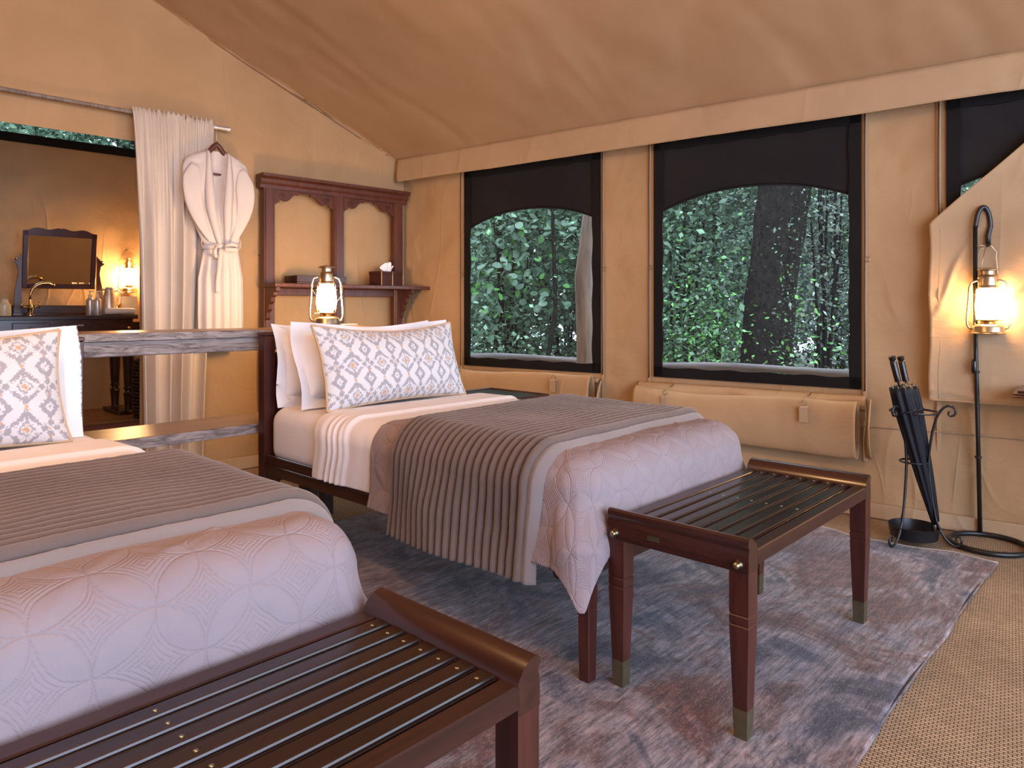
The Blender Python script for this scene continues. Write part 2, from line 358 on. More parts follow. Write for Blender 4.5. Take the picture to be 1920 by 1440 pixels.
def wall_mesh(x0, x1, z0, z1, holes, amp, seed, matl, step=.035, ztop=None):
    def axis(a, b, br):
        br = sorted({round(v, 4) for v in [a, b]+[t for t in br if a < t < b]}); out = []
        for p, q in zip(br, br[1:]): out += list(np.linspace(p, q, max(2, int((q-p)/step)+1))[:-1])
        return np.array(out+[b])
    xs = axis(x0, x1, [h[0] for h in holes]+[h[1] for h in holes]); zs = axis(z0, z1, [h[2] for h in holes]+[h[3] for h in holes])
    X, Z = np.meshgrid(xs, zs)
    m = np.ones((len(zs)-1, len(xs)-1), bool); xc = (xs[1:]+xs[:-1])/2; zc = (zs[1:]+zs[:-1])/2
    w_ = np.ones_like(X)
    for a, b, c, d in holes:
        m &= ~((xc[None] > a) & (xc[None] < b) & (zc[:, None] > c) & (zc[:, None] < d))
        dist = np.maximum(np.maximum(a-X, X-b), np.maximum(c-Z, Z-d)); w_ = np.minimum(w_, np.clip(dist/.1, 0, 1))
    Y = amp*w_*(fbm(X, Z, .55, seed)+.30*creases(X, Z, .5, seed+3)+.16*creases(X+3, Z*1.3, .27, seed+9))*np.clip(np.abs(X)*8, 0, 1)
    if ztop is not None: Z = np.minimum(Z, ztop(X))
    return grid_mesh('wall', X, Y, Z, matl, mask=m)

# window openings on the right wall, from the photograph
def win(px0, px1, off=0):
    x0 = RW(px0, 500)[0]; x1 = RW(px1, 500)[0]; return x0, x1
W1 = win(874, 1124); W2 = win(1230, 1611); w3a = RW(1779, 400)[0]; W3 = (w3a, w3a+(W2[1]-W2[0]))
WZ0, WZ1 = RW(1235, 703)[1], 2.235
wins = [(W1[0], W1[1], WZ0, WZ1), (W2[0], W2[1], WZ0, WZ1), (W3[0], W3[1], WZ0, WZ1)]
rw = link('wall_right', wall_mesh(-.15, 7.2, 0, 2.5, wins, .04, 1, M_canvas), None, (CC.x, CC.y, 0), A_RW); rw['kind'] = 'structure'
# roof
s_, t_ = np.meshgrid(np.linspace(-.02, HALF, 70), np.linspace(-2.6, 7.4, 220))
P = CC.x+ER.x*0
def roof_side(sgn, name):
    S, T = s_.copy(), t_
    wr = .012*np.sin(T*2.7+.6*np.sin(T*1.3))*np.sin(PI*np.clip(S/HALF, 0, 1))+.016*fbm(T, S*.22, .30, 4)+.010*np.maximum(0, 1-np.abs(fbm(T+.12*S, S*.3, .5, 9))*9)
    o_ = S if sgn > 0 else 2*HALF-S
    z = roof_z(S)+wr*np.clip(S*4, 0, 1)
    X = CC.x+NR.x*o_+ER.x*T; Y = CC.y+NR.y*o_+ER.y*T
    # keep only the room side of the back wall
    sh = (X-CC.x)*NH.x+(Y-CC.y)*NH.y
    k = np.where(sh < 0, -sh/ER.dot(NH), 0); X = X+ER.x*k; Y = Y+ER.y*k
    o = link(name, grid_mesh(name, X, Y, z, M_canvas_roof, flip=sgn < 0)); o['kind'] = 'structure'; return o
roof_side(1, 'ceiling'); roof_side(-1, 'ceiling')
# left canvas wall, far side of the tent
p = CC+NR*2*HALF
lw = link('wall_left', wall_mesh(-2.6, 7.2, 0, 2.4, [], .03, 8, M_canvas), None, (p.x, p.y, 0), A_RW); lw['kind'] = 'structure'
# back wall with the bathroom opening
HX = lambda px, py=400, off=0: HW(px, py, off)[0]
OPX1 = HX(262); OPX0 = HX(-420); OPZ = HW(120, 245)[1]
hz = lambda X: roof_z(np.where(-X*.985 < HALF, -X*.985, 2*HALF+X*.985))+.01
bw = link('wall_back', wall_mesh(-2*HALF/.985, .12, 0, 3.95, [(OPX0, OPX1, 0, OPZ)], .035, 5, M_canvas, ztop=hz), None, (CC.x, CC.y, 0), A_HW); bw['kind'] = 'structure'
# valance
def valance():
    xs = np.linspace(.02, 7.1, 260); zs = np.linspace(0, 1, 9); X, K = np.meshgrid(xs, zs)
    z = 2.40-K*(.195+.01*vnoise(X, 0*X, .5, 3)); Y = -.10+.012*fbm(X, K*.3, .35, 2)*K-.015*K+.006*creases(X, K*.2, .15, 4)
    o = link('valance', grid_mesh('valance', X, Y, z, M_canvas_edge), None, (CC.x, CC.y, 0), A_RW); solid(o, .004)
    tag(o, 'cream canvas valance strip hanging along the eave above the windows', 'valance')
valance()
# canvas seams: hems and skirts on both walls
def strip(x0, x1, z0, z1, y=-.006, t=.004): return MB().box(x0, x1, y-t, y, z0, z1, .0015)
def rwpart(mb, name, m_, parent=rw, **k): return mb.build(name, m_, parent, **k)
zwall = [x for x in (W1[0]-.045, W1[1]+.03, W2[0]-.045, W2[1]+.03, W3[0]-.045)]
for x in zwall:
    rwpart(strip(x-.010, x+.010, .30, 2.3), 'seam_tape', M_canvas_edge)
    rwpart(MB().tube([(x+.001*math.sin(z*9), -.014, z) for z in np.linspace(WZ0-.02, 2.28, 30)], .0035, 6), 'zip', M_dark, smooth=True)
    rwpart(MB().tube([(x+.014+.013*math.cos(a), -.014, 1.42+.013*math.sin(a)) for a in np.linspace(0, 2*PI, 13)[:-1]], .002, 5, closed=True), 'ring', M_brass, smooth=True)
for x in (): rwpart(strip(x-.006, x+.006, .02, 2.3, t=.003), 'seam_tape', M_canvas_edge)
rwpart(MB().tube([(x, -.012+.004*math.sin(x*9), .50+.004*math.sin(x*5)) for x in np.linspace(.02, 7, 90)], .004, 5), 'seam_tape', M_canvas_edge, smooth=True)
rwpart(MB().box(.02, 7.1, -.045, -.03, .004, .085, .004), 'hem', M_canvas_edge)
for x in (): MB().box(x-.006, x+.006, -.014, -.010, .02, 2.9, .001).build('seam_tape', M_canvas_edge, bw)
MB().box(OPX1, 0, -.05, -.035, .004, .09, .004).build('hem', M_canvas_edge, bw)

# windows
def make_window(i, a, b):
    r = struct('window_%d' % i, (CC.x, CC.y, 0), A_RW)
    bw_ = .052
    xs = np.linspace(a, b, 40); wob = lambda t, s: .004*math.sin(t*11+s)
    def band(p0, p1, nrm, wd, s):
        n = 30; V = []; Fc = []
        for k in range(n+1):
            q = p0+(p1-p0)*(k/n); e = wob(k/n*3, s)
            for d in (0, 1):
                for y in (-.012, -.004): V.append((q.x+nrm[0]*(wd*d+(e if d else 0)), y, q.z+nrm[1]*(wd*d+(e if d else 0))))
        for k in range(n):
            c = k*4; Fc += [(c, c+2, c+6, c+4), (c+1, c+5, c+7, c+3), (c, c+4, c+5, c+1), (c+2, c+3, c+7, c+6)]
        return MB().add(V, Fc)
    v = lambda x, z: Vector((x, 0, z)); e = .012
    band(v(a-e, WZ0-e), v(b+e, WZ0-e), (0, 1), bw_+e, 1).build('black_border', M_black, r)
    band(v(a-e, WZ1+e), v(b+e, WZ1+e), (0, -1), bw_+e, 2).build('black_border', M_black, r)
    band(v(a-e, WZ0-e), v(a-e, WZ1+e), (1, 0), bw_+e, 3).build('black_border', M_black, r)
    band(v(b+e, WZ0-e), v(b+e, WZ1+e), (-1, 0), bw_+e, 4).build('black_border', M_black, r)
    # upper gauze panel with an arched lower edge, fly shade put in as black
    n = 40; V = []; Fc = []
    for k in range(n+1):
        t = k/n; x = a+.03+(b-a-.06)*t; zl = 1.775+.115*(1-abs(2*t-1)**2.2)
        for y in (.004, .010): V += [(x, y, zl), (x, y, WZ1)]
    for k in range(n):
        c = k*4; Fc += [(c, c+4, c+5, c+1), (c+2, c+3, c+7, c+6), (c, c+2, c+6, c+4)]
    MB().add(V, Fc).build('arched_panel', M_shaded_gauze, r)
    MB().tube([(a+.03+(b-a-.06)*k/n, .003, 1.775+.115*(1-abs(2*k/n-1)**2.2)+.012) for k in range(n+1)], .004, 5).build('panel_hem', M_black, r, smooth=True)
    MB().add([(a+.02, .014, WZ0+.02), (b-.02, .014, WZ0+.02), (b-.02, .014, WZ1), (a+.02, .014, WZ1)], [(0, 1, 2, 3)]).build('gauze_screen', M_gauze, r)
for i, (a, b) in enumerate((W1, W2, W3)): make_window(i+1, a, b)

# ------------------------------------------------------------------ bathroom behind the opening
BF = .25; BACK = -2.15                     # raised floor, back wall offset behind the bedroom wall
bx0, bx1 = OPX0-.9, OPX1+.75
def hwp(x, off, z=0): q = CC+EH*x+NH*off; return (q.x, q.y, z)
bf = struct('floor_bathroom', hwp(0, 0), A_HW)
k = 0; y = .02
while y < 2.2:
    MB().box(bx0, bx1, y, y+.135, BF-.03, BF, .003).build('floor_board', M_plank, bf); y += .14
MB().box(bx0, bx1, .005, .02, .0, BF-.001, .002).build('step_riser', M_dark, bf)
SL0 = HW(120, 272, BACK)[1]; SL1 = HW(120, 262, BACK)[1]; SLT = SL0+.45
bbw = link('wall_bathroom', wall_mesh(bx0, bx1, BF, 3.3, [(bx0+.2, HX(258, 300, BACK)+.5, SL0, SLT)], .03, 12, M_canvas), None, hwp(0, BACK), A_HW); bbw['kind'] = 'structure'
bwin = struct('window_4', hwp(0, BACK), A_HW)
MB().box(bx0+.2, HX(258, 300, BACK)+.5, -.02, -.005, SL0-.03, SL0+.045, .002).build('black_border', M_black, bwin)
MB().box(bx0+.2, HX(258, 300, BACK)+.5, -.02, -.005, SLT-.02, SLT+.04, .002).build('black_border', M_black, bwin)
MB().add([(bx0+.2, .0, SL0), (HX(258, 300, BACK)+.5, 0, SL0), (HX(258, 300, BACK)+.5, 0, SLT), (bx0+.2, 0, SLT)], [(0, 1, 2, 3)]).build('gauze_screen', M_gauze, bwin)
for xx, nm in ((bx0, 'wall_bathroom_left'), (bx1, 'wall_bathroom_right')):
    MB().box(xx-.01, xx+.01, .03, 2.17, 0, 3.3, .002).build(nm, M_canvas, None, loc=hwp(0, 0), rz=A_HW)['kind'] = 'structure'
MB().box(bx0, bx1, .03, 2.2, 3.3, 3.32, .002).build('ceiling_bathroom', M_canvas_roof, None, loc=hwp(0, 0), rz=A_HW)['kind'] = 'structure'

# ------------------------------------------------------------------ curtain rod, curtain, robe
def rodz(x): return HW(430, 243, .07)[1]+(HW(0, 166, .07)[1]-HW(430, 243, .07)[1])*(HX(430, 243, .07)-x)/(HX(430, 243, .07)-HX(0, 166, .07))
RX1 = HX(430, 243, .07)
rod = thing('curtain_rod', 'round wooden curtain rod with metal end fitting above the bathroom opening', 'curtain rod', hwp(0, .07), A_HW)
xs = np.linspace(OPX0-.1, RX1-.12, 30)
MB().tube([(x, 0, rodz(x)) for x in xs], .013, 10).build('rod', M_pole, rod, smooth=True)
MB().tube([(RX1-.14, 0, rodz(RX1)), (RX1-.02, 0, rodz(RX1))], .016, 12).tube([(RX1-.02, 0, rodz(RX1)), (RX1, 0, rodz(RX1))], .022, 12).build('end_cap', M_steel, rod, smooth='auto')
MB().tube([(RX1-.02, 0, rodz(RX1)), (RX1-.02, .07, rodz(RX1))], .008, 8).build('bracket', M_steel, rod, smooth=True)
def curtain():
    xa, xb = HX(245, 210, .07), HX(400, 240, .07); za = rodz((xa+xb)/2)
    ba, bb = HX(268, 700, .07), HX(382, 700, .07)
    K, J = np.meshgrid(np.linspace(0, 1, 60), np.linspace(0, 1, 260), indexing='ij')   # K from top to floor
    ph = J*2*PI; drop = np.clip(K*3, 0, 1)
    top = za+.035+.012*np.sin(ph*17)*np.clip(J*6-.8, 0, 1)-.0*K
    Z = top*(1-K)+.03*K
    fold = .006*np.sin(ph*22+2*np.sin(ph*3))*(1-drop)+.034*np.sin(ph*5.5+.8*np.sin(ph*1.7)+.5)*drop*(.7+.3*np.sin(ph*2.3))
    neck = np.exp(-((K-.030)/.012)**2)
    Jw = J+.012*np.sin(ph*5.5+1.2)*drop
    X = (xa+(xb-xa)*Jw)*(1-K**.6)+(ba+(bb-ba)*Jw)*K**.6+.03*np.sin(K*5)*J*.5
    Y = -.02*np.cos(neck)*0-.014-fold-.02*(1-neck)*(K < .06)*0-.004*np.sin(K*40)*0
    Y = Y-.012*neck*0
    o = link('curtain', grid_mesh('curtain', X, Y-.01, Z, M_curtain), None, hwp(0, .07), A_HW); solid(o, .003, 0)
    tag(o, 'cream linen curtain gathered on the rod beside the bathroom opening', 'curtain')
curtain()
def robe():
    RO = .15
    xl, xr = HX(340, 320, RO), HX(468, 320, RO); cx = (xl+xr)/2; zt = HW(400, 282, RO)[1]
    zb = HW(400, 652, RO)[1]; zw = HW(410, 462, RO)[1]
    r = thing('bathrobe', 'white waffle bathrobe with tied belt on a wooden hanger hanging from the curtain rod end', 'bathrobe', hwp(cx, RO, zb), A_HW)
    H = zt-zb; W = (xr-xl)/2*.97; tw = (zw-zb)/H
    sil = [(0, .68, .05), (.15, .70, .05), (.35, .69, .045), (tw-.04, .56, .045), (tw, .50, .045), (tw+.04, .60, .045), (.66, .80, .055), (.74, .95, .055), (.84, 1.0, .05), (.905, 1.0, .045), (.94, .92, .045), (.965, .72, .042), (.985, .45, .04), (1, .26, .03)]
    t = np.array([a for a, _, _ in sil]); wv = np.array([b for _, b, _ in sil]); dv = np.array([c for _, _, c in sil])
    K, J = np.meshgrid(np.linspace(0, 1, 110), np.linspace(0, 1, 161), indexing='ij')
    Wd = np.interp(K, t, wv)*W; D = np.interp(K, t, dv); th = J*2*PI
    shift = np.interp(K, [0, tw, .7, 1], [.03, .03, 0, 0])
    cxs = np.cos(th); sn = np.sin(th)
    fold = np.where(K < tw, .010*np.sin(cxs*17+1)*np.clip((tw-K)*8, 0, 1), .008*np.sin((cxs*np.sign(1)+ (K-tw)*2.2*np.sign(cxs))*9)*np.clip((K-tw)*6, 0, 1)*(K < .93))
    X = shift+Wd*cxs; Y = -(D*sn)-fold*(sn > 0)
    # v opening between lapels, set back
    vop = np.clip((K-tw)/(1-tw), 0, 1)*.060; front = sn > 0
    ind = front*np.clip(1-np.abs(X-shift+.0)/(vop+1e-3), 0, 1)**.5*(K > tw)*(D+.005)
    Y = Y+ind*1.5*np.clip((K-tw)*3, 0, 1)
    Y = Y+.0012*np.sin(K*H*520)*front
    o = link('robe_body', grid_mesh('robe_body', X, Y, K*H, M_robe, flip=True), r)
    # lapels
    for s in (-1, 1):
        n = 26; V = []; Fc = []
        for k in range(n+1):
            q = k/n; kk = tw+(1.0-tw)*q; z = kk*H; xi = s*(.004+.056*q); sh = np.interp(kk, [0, tw, .7, 1], [.03, .03, 0, 0])
            d = np.interp(kk, t, dv)
            for a, b in ((0, .0), (.5, .012), (1, .0)):
                xx = xi+s*a*(.020+.042*math.sin(PI*min(1, .12+q*.9))); V.append((sh+xx, -(d*math.sqrt(max(0, 1-(xx/(np.interp(kk, t, wv)*W))**2)))-.010-b*.6, z))
        for k in range(n):
            c = k*3; Fc += [(c, c+1, c+4, c+3), (c+1, c+2, c+5, c+4)]
        solid(MB().add(V, Fc).build('lapel', M_robe, r, smooth=True), .006)
    # sleeves tucked diagonally to the waist
    for s in (-1, 1):
        n = 20; V = []; Fc = []; m_ = 14
        for k in range(n+1):
            q = k/n; x = s*(W*.70*(1-q)**.8+.065*q+(.050*math.sin(PI*q)))+.02*q; z = H*(.915-(.915-tw-.015)*q); rx = (.058*(1-q)+.026*q+.02*math.sin(PI*q))*min(1, (.12+q*4)**.5); y = -.036-.008*math.sin(PI*q)
            for j in range(m_):
                a = 2*PI*j/m_; V.append((x+rx*math.cos(a), y-.026*math.sin(a)*(.5+.12*math.sin(q*14+a*3)), z+rx*.35*math.cos(a)*s))
        for k in range(n):
            for j in range(m_): Fc.append((k*m_+j, k*m_+(j+1) % m_, (k+1)*m_+(j+1) % m_, (k+1)*m_+j))
        Fc.append(tuple(range(m_)))
        MB().add(V, Fc).build('sleeve', M_robe, r, smooth=True)
    zz = tw*H
    n = 48
    for nm, pts, wd in (('belt', [(.03+(W*.50+.008)*math.cos(2*PI*k/n), -.058*math.sin(2*PI*k/n), zz+.012*math.cos(2*PI*k/n)) for k in range(n)], .016),):
        V = []; Fc = []
        for k, p_ in enumerate(pts): V += [(p_[0], p_[1], p_[2]-wd), (p_[0], p_[1]-.0, p_[2]+wd)]
        for k in range(n): a = k*2; b = ((k+1) % n)*2; Fc.append((a, b, b+1, a+1))
        solid(MB().add(V, Fc).build(nm, M_robe, r, smooth=True), .008, 1)
    def ribbon(pts, wd):
        V = []; Fc = []
        for p_ in pts: V += [(p_[0]-wd*p_[3], p_[1], p_[2]-wd*(1-abs(p_[3]))), (p_[0]+wd*p_[3], p_[1], p_[2]+wd*(1-abs(p_[3])))]
        for k in range(len(pts)-1): a = k*2; Fc.append((a, a+2, a+3, a+1))
        return MB().add(V, Fc)
    solid(ribbon([(.02+.10*q, -.075-.03*math.sin(PI*q), zz-.0+.01*math.sin(q*3), 0) for q in np.linspace(0, 1, 10)]+[(.12-.10*q, -.085-.01*math.sin(PI*q), zz-.025, 0) for q in np.linspace(.1, 1, 10)], .013).build('belt_bow', M_robe, r, smooth=True), .004)
    solid(ribbon([(.0-.018*math.sin(q*2), -.078-.012*math.sin(q*5), zz-.02-.30*q, 1) for q in np.linspace(0, 1, 14)], .014).build('belt_end', M_robe, r, smooth=True), .004)
    solid(ribbon([(-.03-.02*math.sin(PI*q), -.078-.03*math.sin(PI*q), zz-.00-.09*q, .8) for q in np.linspace(0, 1, 10)], .014).build('belt_end', M_robe, r, smooth=True), .004)
    for s in (-1, 1): MB().tube([(.03+s*(W*.5+.010+.012*math.sin(a)), -.01, zz+.02+.03*math.cos(a)) for a in np.linspace(0, 2*PI, 15)[:-1]], .003, 6, closed=True).build('belt_loop', M_robe, r, smooth=True)
    hg = MB().tube([(-.15, 0, H*.925), (-.08, 0, H*.962), (-.02, 0, H+.025), (.0, 0, H+.045), (.02, 0, H+.025), (.08, 0, H*.962), (.15, 0, H*.925)], [.012, .014, .018, .020, .018, .014, .012], 10).tube([(-.17, 0, H-.16), (.17, 0, H-.16)], .008, 8)
    hg.build('hanger', M_redwood, r, smooth=True)
    dz = rodz(cx)-zb
    MB().tube([(0, 0, H+.06), (0, 0, dz-.035), (.012, .03, dz-.03), (.02, .07, dz-.018), (.015, .08, dz+.008), (0, .075, dz+.02), (-.012, .055, dz+.012)], .0025, 6).build('hanger_hook', M_steel, r, smooth=True)
robe()

# ------------------------------------------------------------------ mahogany shelf unit in the corner
def shelf_unit():
    OF = .10; x0, x1 = HX(494, 450, OF), HX(757, 450, OF)-.01; zt = HW(495, 326, OF)[1]; zs = HW(520, 530, .32)[1]
    r = thing('shelf_unit', 'tall open mahogany shelf unit with scalloped arches standing in the room corner', 'shelf unit', hwp(0, .03), A_HW)
    y0, y1 = -.075, -.012; mid = HX(635, 450, OF); pw = .085
    for a, b in ((x0, x0+pw), (mid-.04, mid+.045), (x1-pw, x1)):
        MB().box(a, b, y0, y1, .0, zt-.07, .004).box(a+.012, b-.012, y0-.006, y0, .05, zt-.09, .003).build('post', M_redwood, r)
    # crown moulding
    pr = [(y1, zt-.10), (y0-.008, zt-.10), (y0-.010, zt-.075), (y0-.022, zt-.06), (y0-.028, zt-.035), (y0-.055, zt-.02), (y0-.060, zt), (y1, zt)]
    MB().prism(pr, x0-.03, x1+.035, 'x').build('crown_moulding', M_redwood, r)
    def arch(a, b):
        w = b-a; L = []
        half = [(0, .225), (.04, .225), (.04, .212), (.08, .212), (.085, .196), (.12, .190), (.16, .198), (.20, .200), (.24, .190), (.275, .172), (.305, .155), (.35, .145), (.40, .145), (.40, .133), (.5, .133)]
        sc_ = w/1.0
        pts = [(a+h*w, zt-d+.02) for h, d in half]+[(b-h*w, zt-d+.02) for h, d in half[::-1]]
        pts += [(b, zt-.05), (a, zt-.05)]
        m_ = MB()
        # triangulate as vertical strips so the concave outline stays clean
        top = zt-.05; low = pts[:-2]; V = []; Fc = []
        for p_, q in low:
            V += [(p_, y0+.012, q), (p_, y0+.012, top), (p_, y0+.034, q), (p_, y0+.034, top)]
        for k in range(len(low)-1):
            c = k*4; Fc += [(c, c+4, c+5, c+1), (c+2, c+3, c+7, c+6), (c, c+2, c+6, c+4)]
        m_.add(V, Fc)
        for cxr in (a+.125*w, b-.125*w):
            m_.tube([(cxr+.024*math.cos(t)*(1-t/14), y0+.010, zt-.145+.024*math.sin(t)*(1-t/14)) for t in np.linspace(0, 9, 30)], .004, 5)
        return m_
    arch(x0+pw, mid-.04).build('scalloped_arch', M_redwood, r); arch(mid+.045, x1-pw).build('scalloped_arch', M_redwood, r)
    MB().box(x0+pw, x1-pw, y0+.01, y1-.01, zs-.085, zs-.03, .003).build('cross_rail', M_redwood, r)
    MB().box(x0+pw, x1-pw, y0+.01, y1-.01, .35, .42, .003).build('cross_rail', M_redwood, r)
    MB().box(x0-.01, HX(812, 534, .31), -.285, -.02, zs-.028, zs, .006).build('shelf_board', M_redwood, r)
    for xx in (x0+.01, x1-.04):
        pr = [(y0, zs-.03), (-.25, zs-.03), (-.25, zs-.055), (-.215, zs-.065), (-.215, zs-.085), (-.175, zs-.10), (-.17, zs-.13), (-.135, zs-.15), (-.13, zs-.185), (-.10, zs-.21), (-.095, zs-.25), (y0, zs-.27)]
        MB().prism(pr, xx, xx+.03, 'x').build('bracket', M_redwood, r)
    MB().tube([(x0-.012, -.05, 1.53), (x0-.03, -.05, 1.53), (x0-.035, -.06, 1.54)], .003, 6).build('hook', M_brass, r, smooth=True)
    return zs
ZS = shelf_unit()
def on_shelf(px, y): x = HX(px, 520, .03-y); q = CC+EH*x+NH*(.03-y); return (q.x, q.y, ZS)
t = thing('tissue_box', 'dark leather tissue box on the right end of the corner shelf', 'tissue box', on_shelf(724, -.15), A_HW+.25)
MB().box(-.125, .125, -.065, .065, .0, .105, .003).build('box_body', M_leather, t)
MB().box(-.129, .129, -.069, .069, .088, .115, .003).build('lid', M_leather, t)
for x in (-.129, .127, .0): MB().box(x, x+.003, -.071, -.065, 0, .115, 0).build('stitched_edge', M_piping, t)
def tissue():
    K, J = np.meshgrid(np.linspace(0, 1, 12), np.linspace(-1, 1, 24), indexing='ij')
    X = J*(.03+.045*K)+.01*np.sin(J*9)*K; Y = .012*np.sin(J*7+K*2)*(.3+K); Z = .10+.085*K*(1-.35*J**2)+.012*np.sin(J*8)*K
    o = link('tissue', grid_mesh('tissue', X+.02, Y, Z, M_tissue), t); o['label'] = 'white tissue pulled up from the slot'
tissue()
t = thing('wooden_tray', 'small dark wooden tray box on the corner shelf behind the lantern', 'tray', on_shelf(592, -.15), A_HW)
MB().box(-.20, .20, -.10, .10, 0, .012, .002).build('tray_base', M_mahog, t)
for a in ((-.20, .20, -.10, -.088), (-.20, .20, .088, .10), (-.20, -.188, -.088, .088), (.188, .20, -.088, .088)): MB().box(*a, .012, .06, .002).build('tray_side', M_mahog, t)

# ------------------------------------------------------------------ console behind the beds (bed frame coordinates, parented empties at the floor)
def bedp(x, y, z=0): q = O_BED+UB*x+VB*y; return (q.x, q.y, z)
con = thing('console_table', 'long weathered timber console shelf running behind both headboards', 'console table', bedp(0, 2.10), A_BED)
ZP = 1.042
MB().box(-2.7, .875, .0, .36, ZP-.036, ZP, .004).build('top_plank', M_plank, con)
MB().box(-2.7, .875, -.004, .004, ZP-.037, ZP-.002, .002).build('plank_edge', M_rustic, con)
MB().box(-2.66, .84, .012, .05, ZP-.105, ZP-.037, .004).build('apron', M_rustic, con)
MB().box(-2.7, .84, .0, .36, .525, .571, .004).build('lower_plank', M_plank, con)
MB().box(-2.7, .84, -.005, .003, .52, .569, .002).build('plank_edge', M_rustic, con)
for x in (-2.62, -1.35, .45):
    for y in (.06, .27): MB().box(x, x+.06, y, y+.06, 0, ZP-.037, .003).build('leg', M_dark, con)

# ------------------------------------------------------------------ beds
WB, LB, ZT = 1.10, 2.04, .672
def make_bed(u0, label):
    r = thing('bed', label, 'bed', bedp(u0, 0), A_BED, 'single beds with mahogany frames')
    for x in (0, WB-.06):
        MB().box(x, x+.06, LB-.06, LB, 0, 1.015, .003).box(x-.004, x+.064, LB-.064, LB+.004, 1.015, 1.032, .003).build('head_post', M_mahogz, r)
    for x in (0, WB-.052):
        MB().box(x+.004, x+.052, .004, .052, 0, .36, .003, taper=.8).build('foot_leg', M_mahogz, r)
    for s, x in ((-1, .004), (1, WB-.034)):
        m_ = MB().box(x, x+.03, .05, LB-.06, .335, .435, .004)
        xe = x-.006 if s < 0 else x+.03
        m_.box(xe, xe+.006, .05, LB-.06, .378, .390, .002); m_.build('side_rail', M_mahogy, r)
        for yy, d in ((LB-.06, -1), (.052, 1)):
            pts = [(yy, .335), (yy+d*.13, .335), (yy+d*.115, .322), (yy+d*.10, .318), (yy+d*.09, .300), (yy+d*.06, .296), (yy+d*.045, .285), (yy, .280)]
            MB().prism(pts, x+.004, x+.026, 'x').build('corner_bracket', M_mahogy, r)
    MB().box(.05, WB-.05, .004, .034, .335, .42, .004).build('foot_rail', M_mahog, r)
    MB().box(.06, WB-.06, LB-.045, LB-.015, .86, .93, .004).build('headboard_rail', M_mahog, r)
    MB().box(.06, WB-.06, LB-.045, LB-.015, .42, .52, .004).build('headboard_rail', M_mahog, r)
    for i in range(2):
        x = .06 if i == 0 else WB-.16
        MB().box(x, x+.10, LB-.042, LB-.018, .52, .86, .003).box(x+.045, x+.055, LB-.048, LB-.042, .55, .83, .001).build('headboard_stile', M_mahogz, r)
    for k in range(7):
        x = .22+k*.098; MB().box(x, x+.03, LB-.038, LB-.022, .52, .86, .002).build('headboard_slat', M_mahogz, r)
    for k in range(9):
        y = .15+k*.21; MB().box(.034, WB-.034, y, y+.07, .335, .353, .002).build('bed_slat', M_dark, r)
    for x in (-.012, WB+.012):
        s = -1 if x < 0 else 1
        MB().lathe([(0, -.012), (.009, -.012), (.012, -.006), (.009, 0), (.016, .004), (.018, .010), (.014, .017), (0, .019)], 14).build('bolt_knob', M_brass, r, smooth=True).matrix_local = Matrix.Translation((.03 if s < 0 else WB-.03, .004, .345)) @ Matrix.Rotation(PI/2, 4, 'X')
    for x in (.12, WB-.15):
        MB().box(x, x+.04, 1.75, 1.79, 0, .335, .003).build('support_leg', M_dark, r)
    return r
bedA = make_bed(0, 'mahogany single bed frame at the window side, headboard by the glowing lantern')
bedB = make_bed(-1.89, 'mahogany single bed frame cut off by the left edge, nearest the camera')
BEDS = [(0, 'window side bed'), (-1.89, 'nearest bed at left')]

def drape(A, B, W, r, zt, foot, qmax, seed, flare=.11):
    """A across from centre, B along (foot at 0). returns xyz + hang amount"""
    ex = np.maximum(np.abs(A)-(W-r), 0); ey = np.maximum(r-B, 0) if foot else 0*B
    q = np.hypot(ex, ey)+1e-9; q2 = np.minimum(q, qmax); dx = ex/q*np.sign(A); dy = -ey/q
    arc = q2 < r*PI/2; extra = np.maximum(q2-r*PI/2, 0)
    out = np.where(arc, r*np.sin(np.minimum(q2/r, PI/2)), r+flare*extra); down = np.where(arc, r*(1-np.cos(np.minimum(q2/r, PI/2))), r+extra)
    hang = np.clip(extra/.15, 0, 1); th = np.arctan2(ey, ex+1e-9)
    corner = np.sin(2*th)*hang
    out = out+corner*(.05 if foot else 0)*np.clip(extra/.10, 0, 1)
    X = np.clip(A, -(W-r), W-r)+dx*out; Y = np.where(ey > 0, r+dy*out, B); Z = zt-down
    return X+WB/2, Y, Z, dx, dy, hang
def quilt_h(x, y):
    s = .130; a = .72; xx = (x*math.cos(a)+y*math.sin(a))/s; yy = (-x*math.sin(a)*1+y*math.cos(a))/s
    xx += .03*vnoise(x, y, .2, 5); yy += .03*vnoise(x, y, .2, 6)
    cx, cy = np.round(xx), np.round(yy); fx, fy = xx-cx, yy-cy; R = 1/math.sqrt(2)
    dn = np.minimum.reduce([np.hypot(fx-1, fy), np.hypot(fx+1, fy), np.hypot(fx, fy-1), np.hypot(fx, fy+1)])
    e = dn-R                              # >0 inside the concave square
    seam = np.exp(-(np.abs(e)/.016)**2)
    ln = np.where(e > 0, (.5+.5*np.cos(e*2*PI/.070))**3*np.clip(e/.03, 0, 1), 0)
    puff = np.where(e < 0, np.clip(-e*6, 0, 1), .3)
    cr = np.where(e < 0, np.maximum(0, 1-np.abs(fbm(x*.9+y*.2, y*.35, .05, 11))*6), 0)
    return .0022*puff
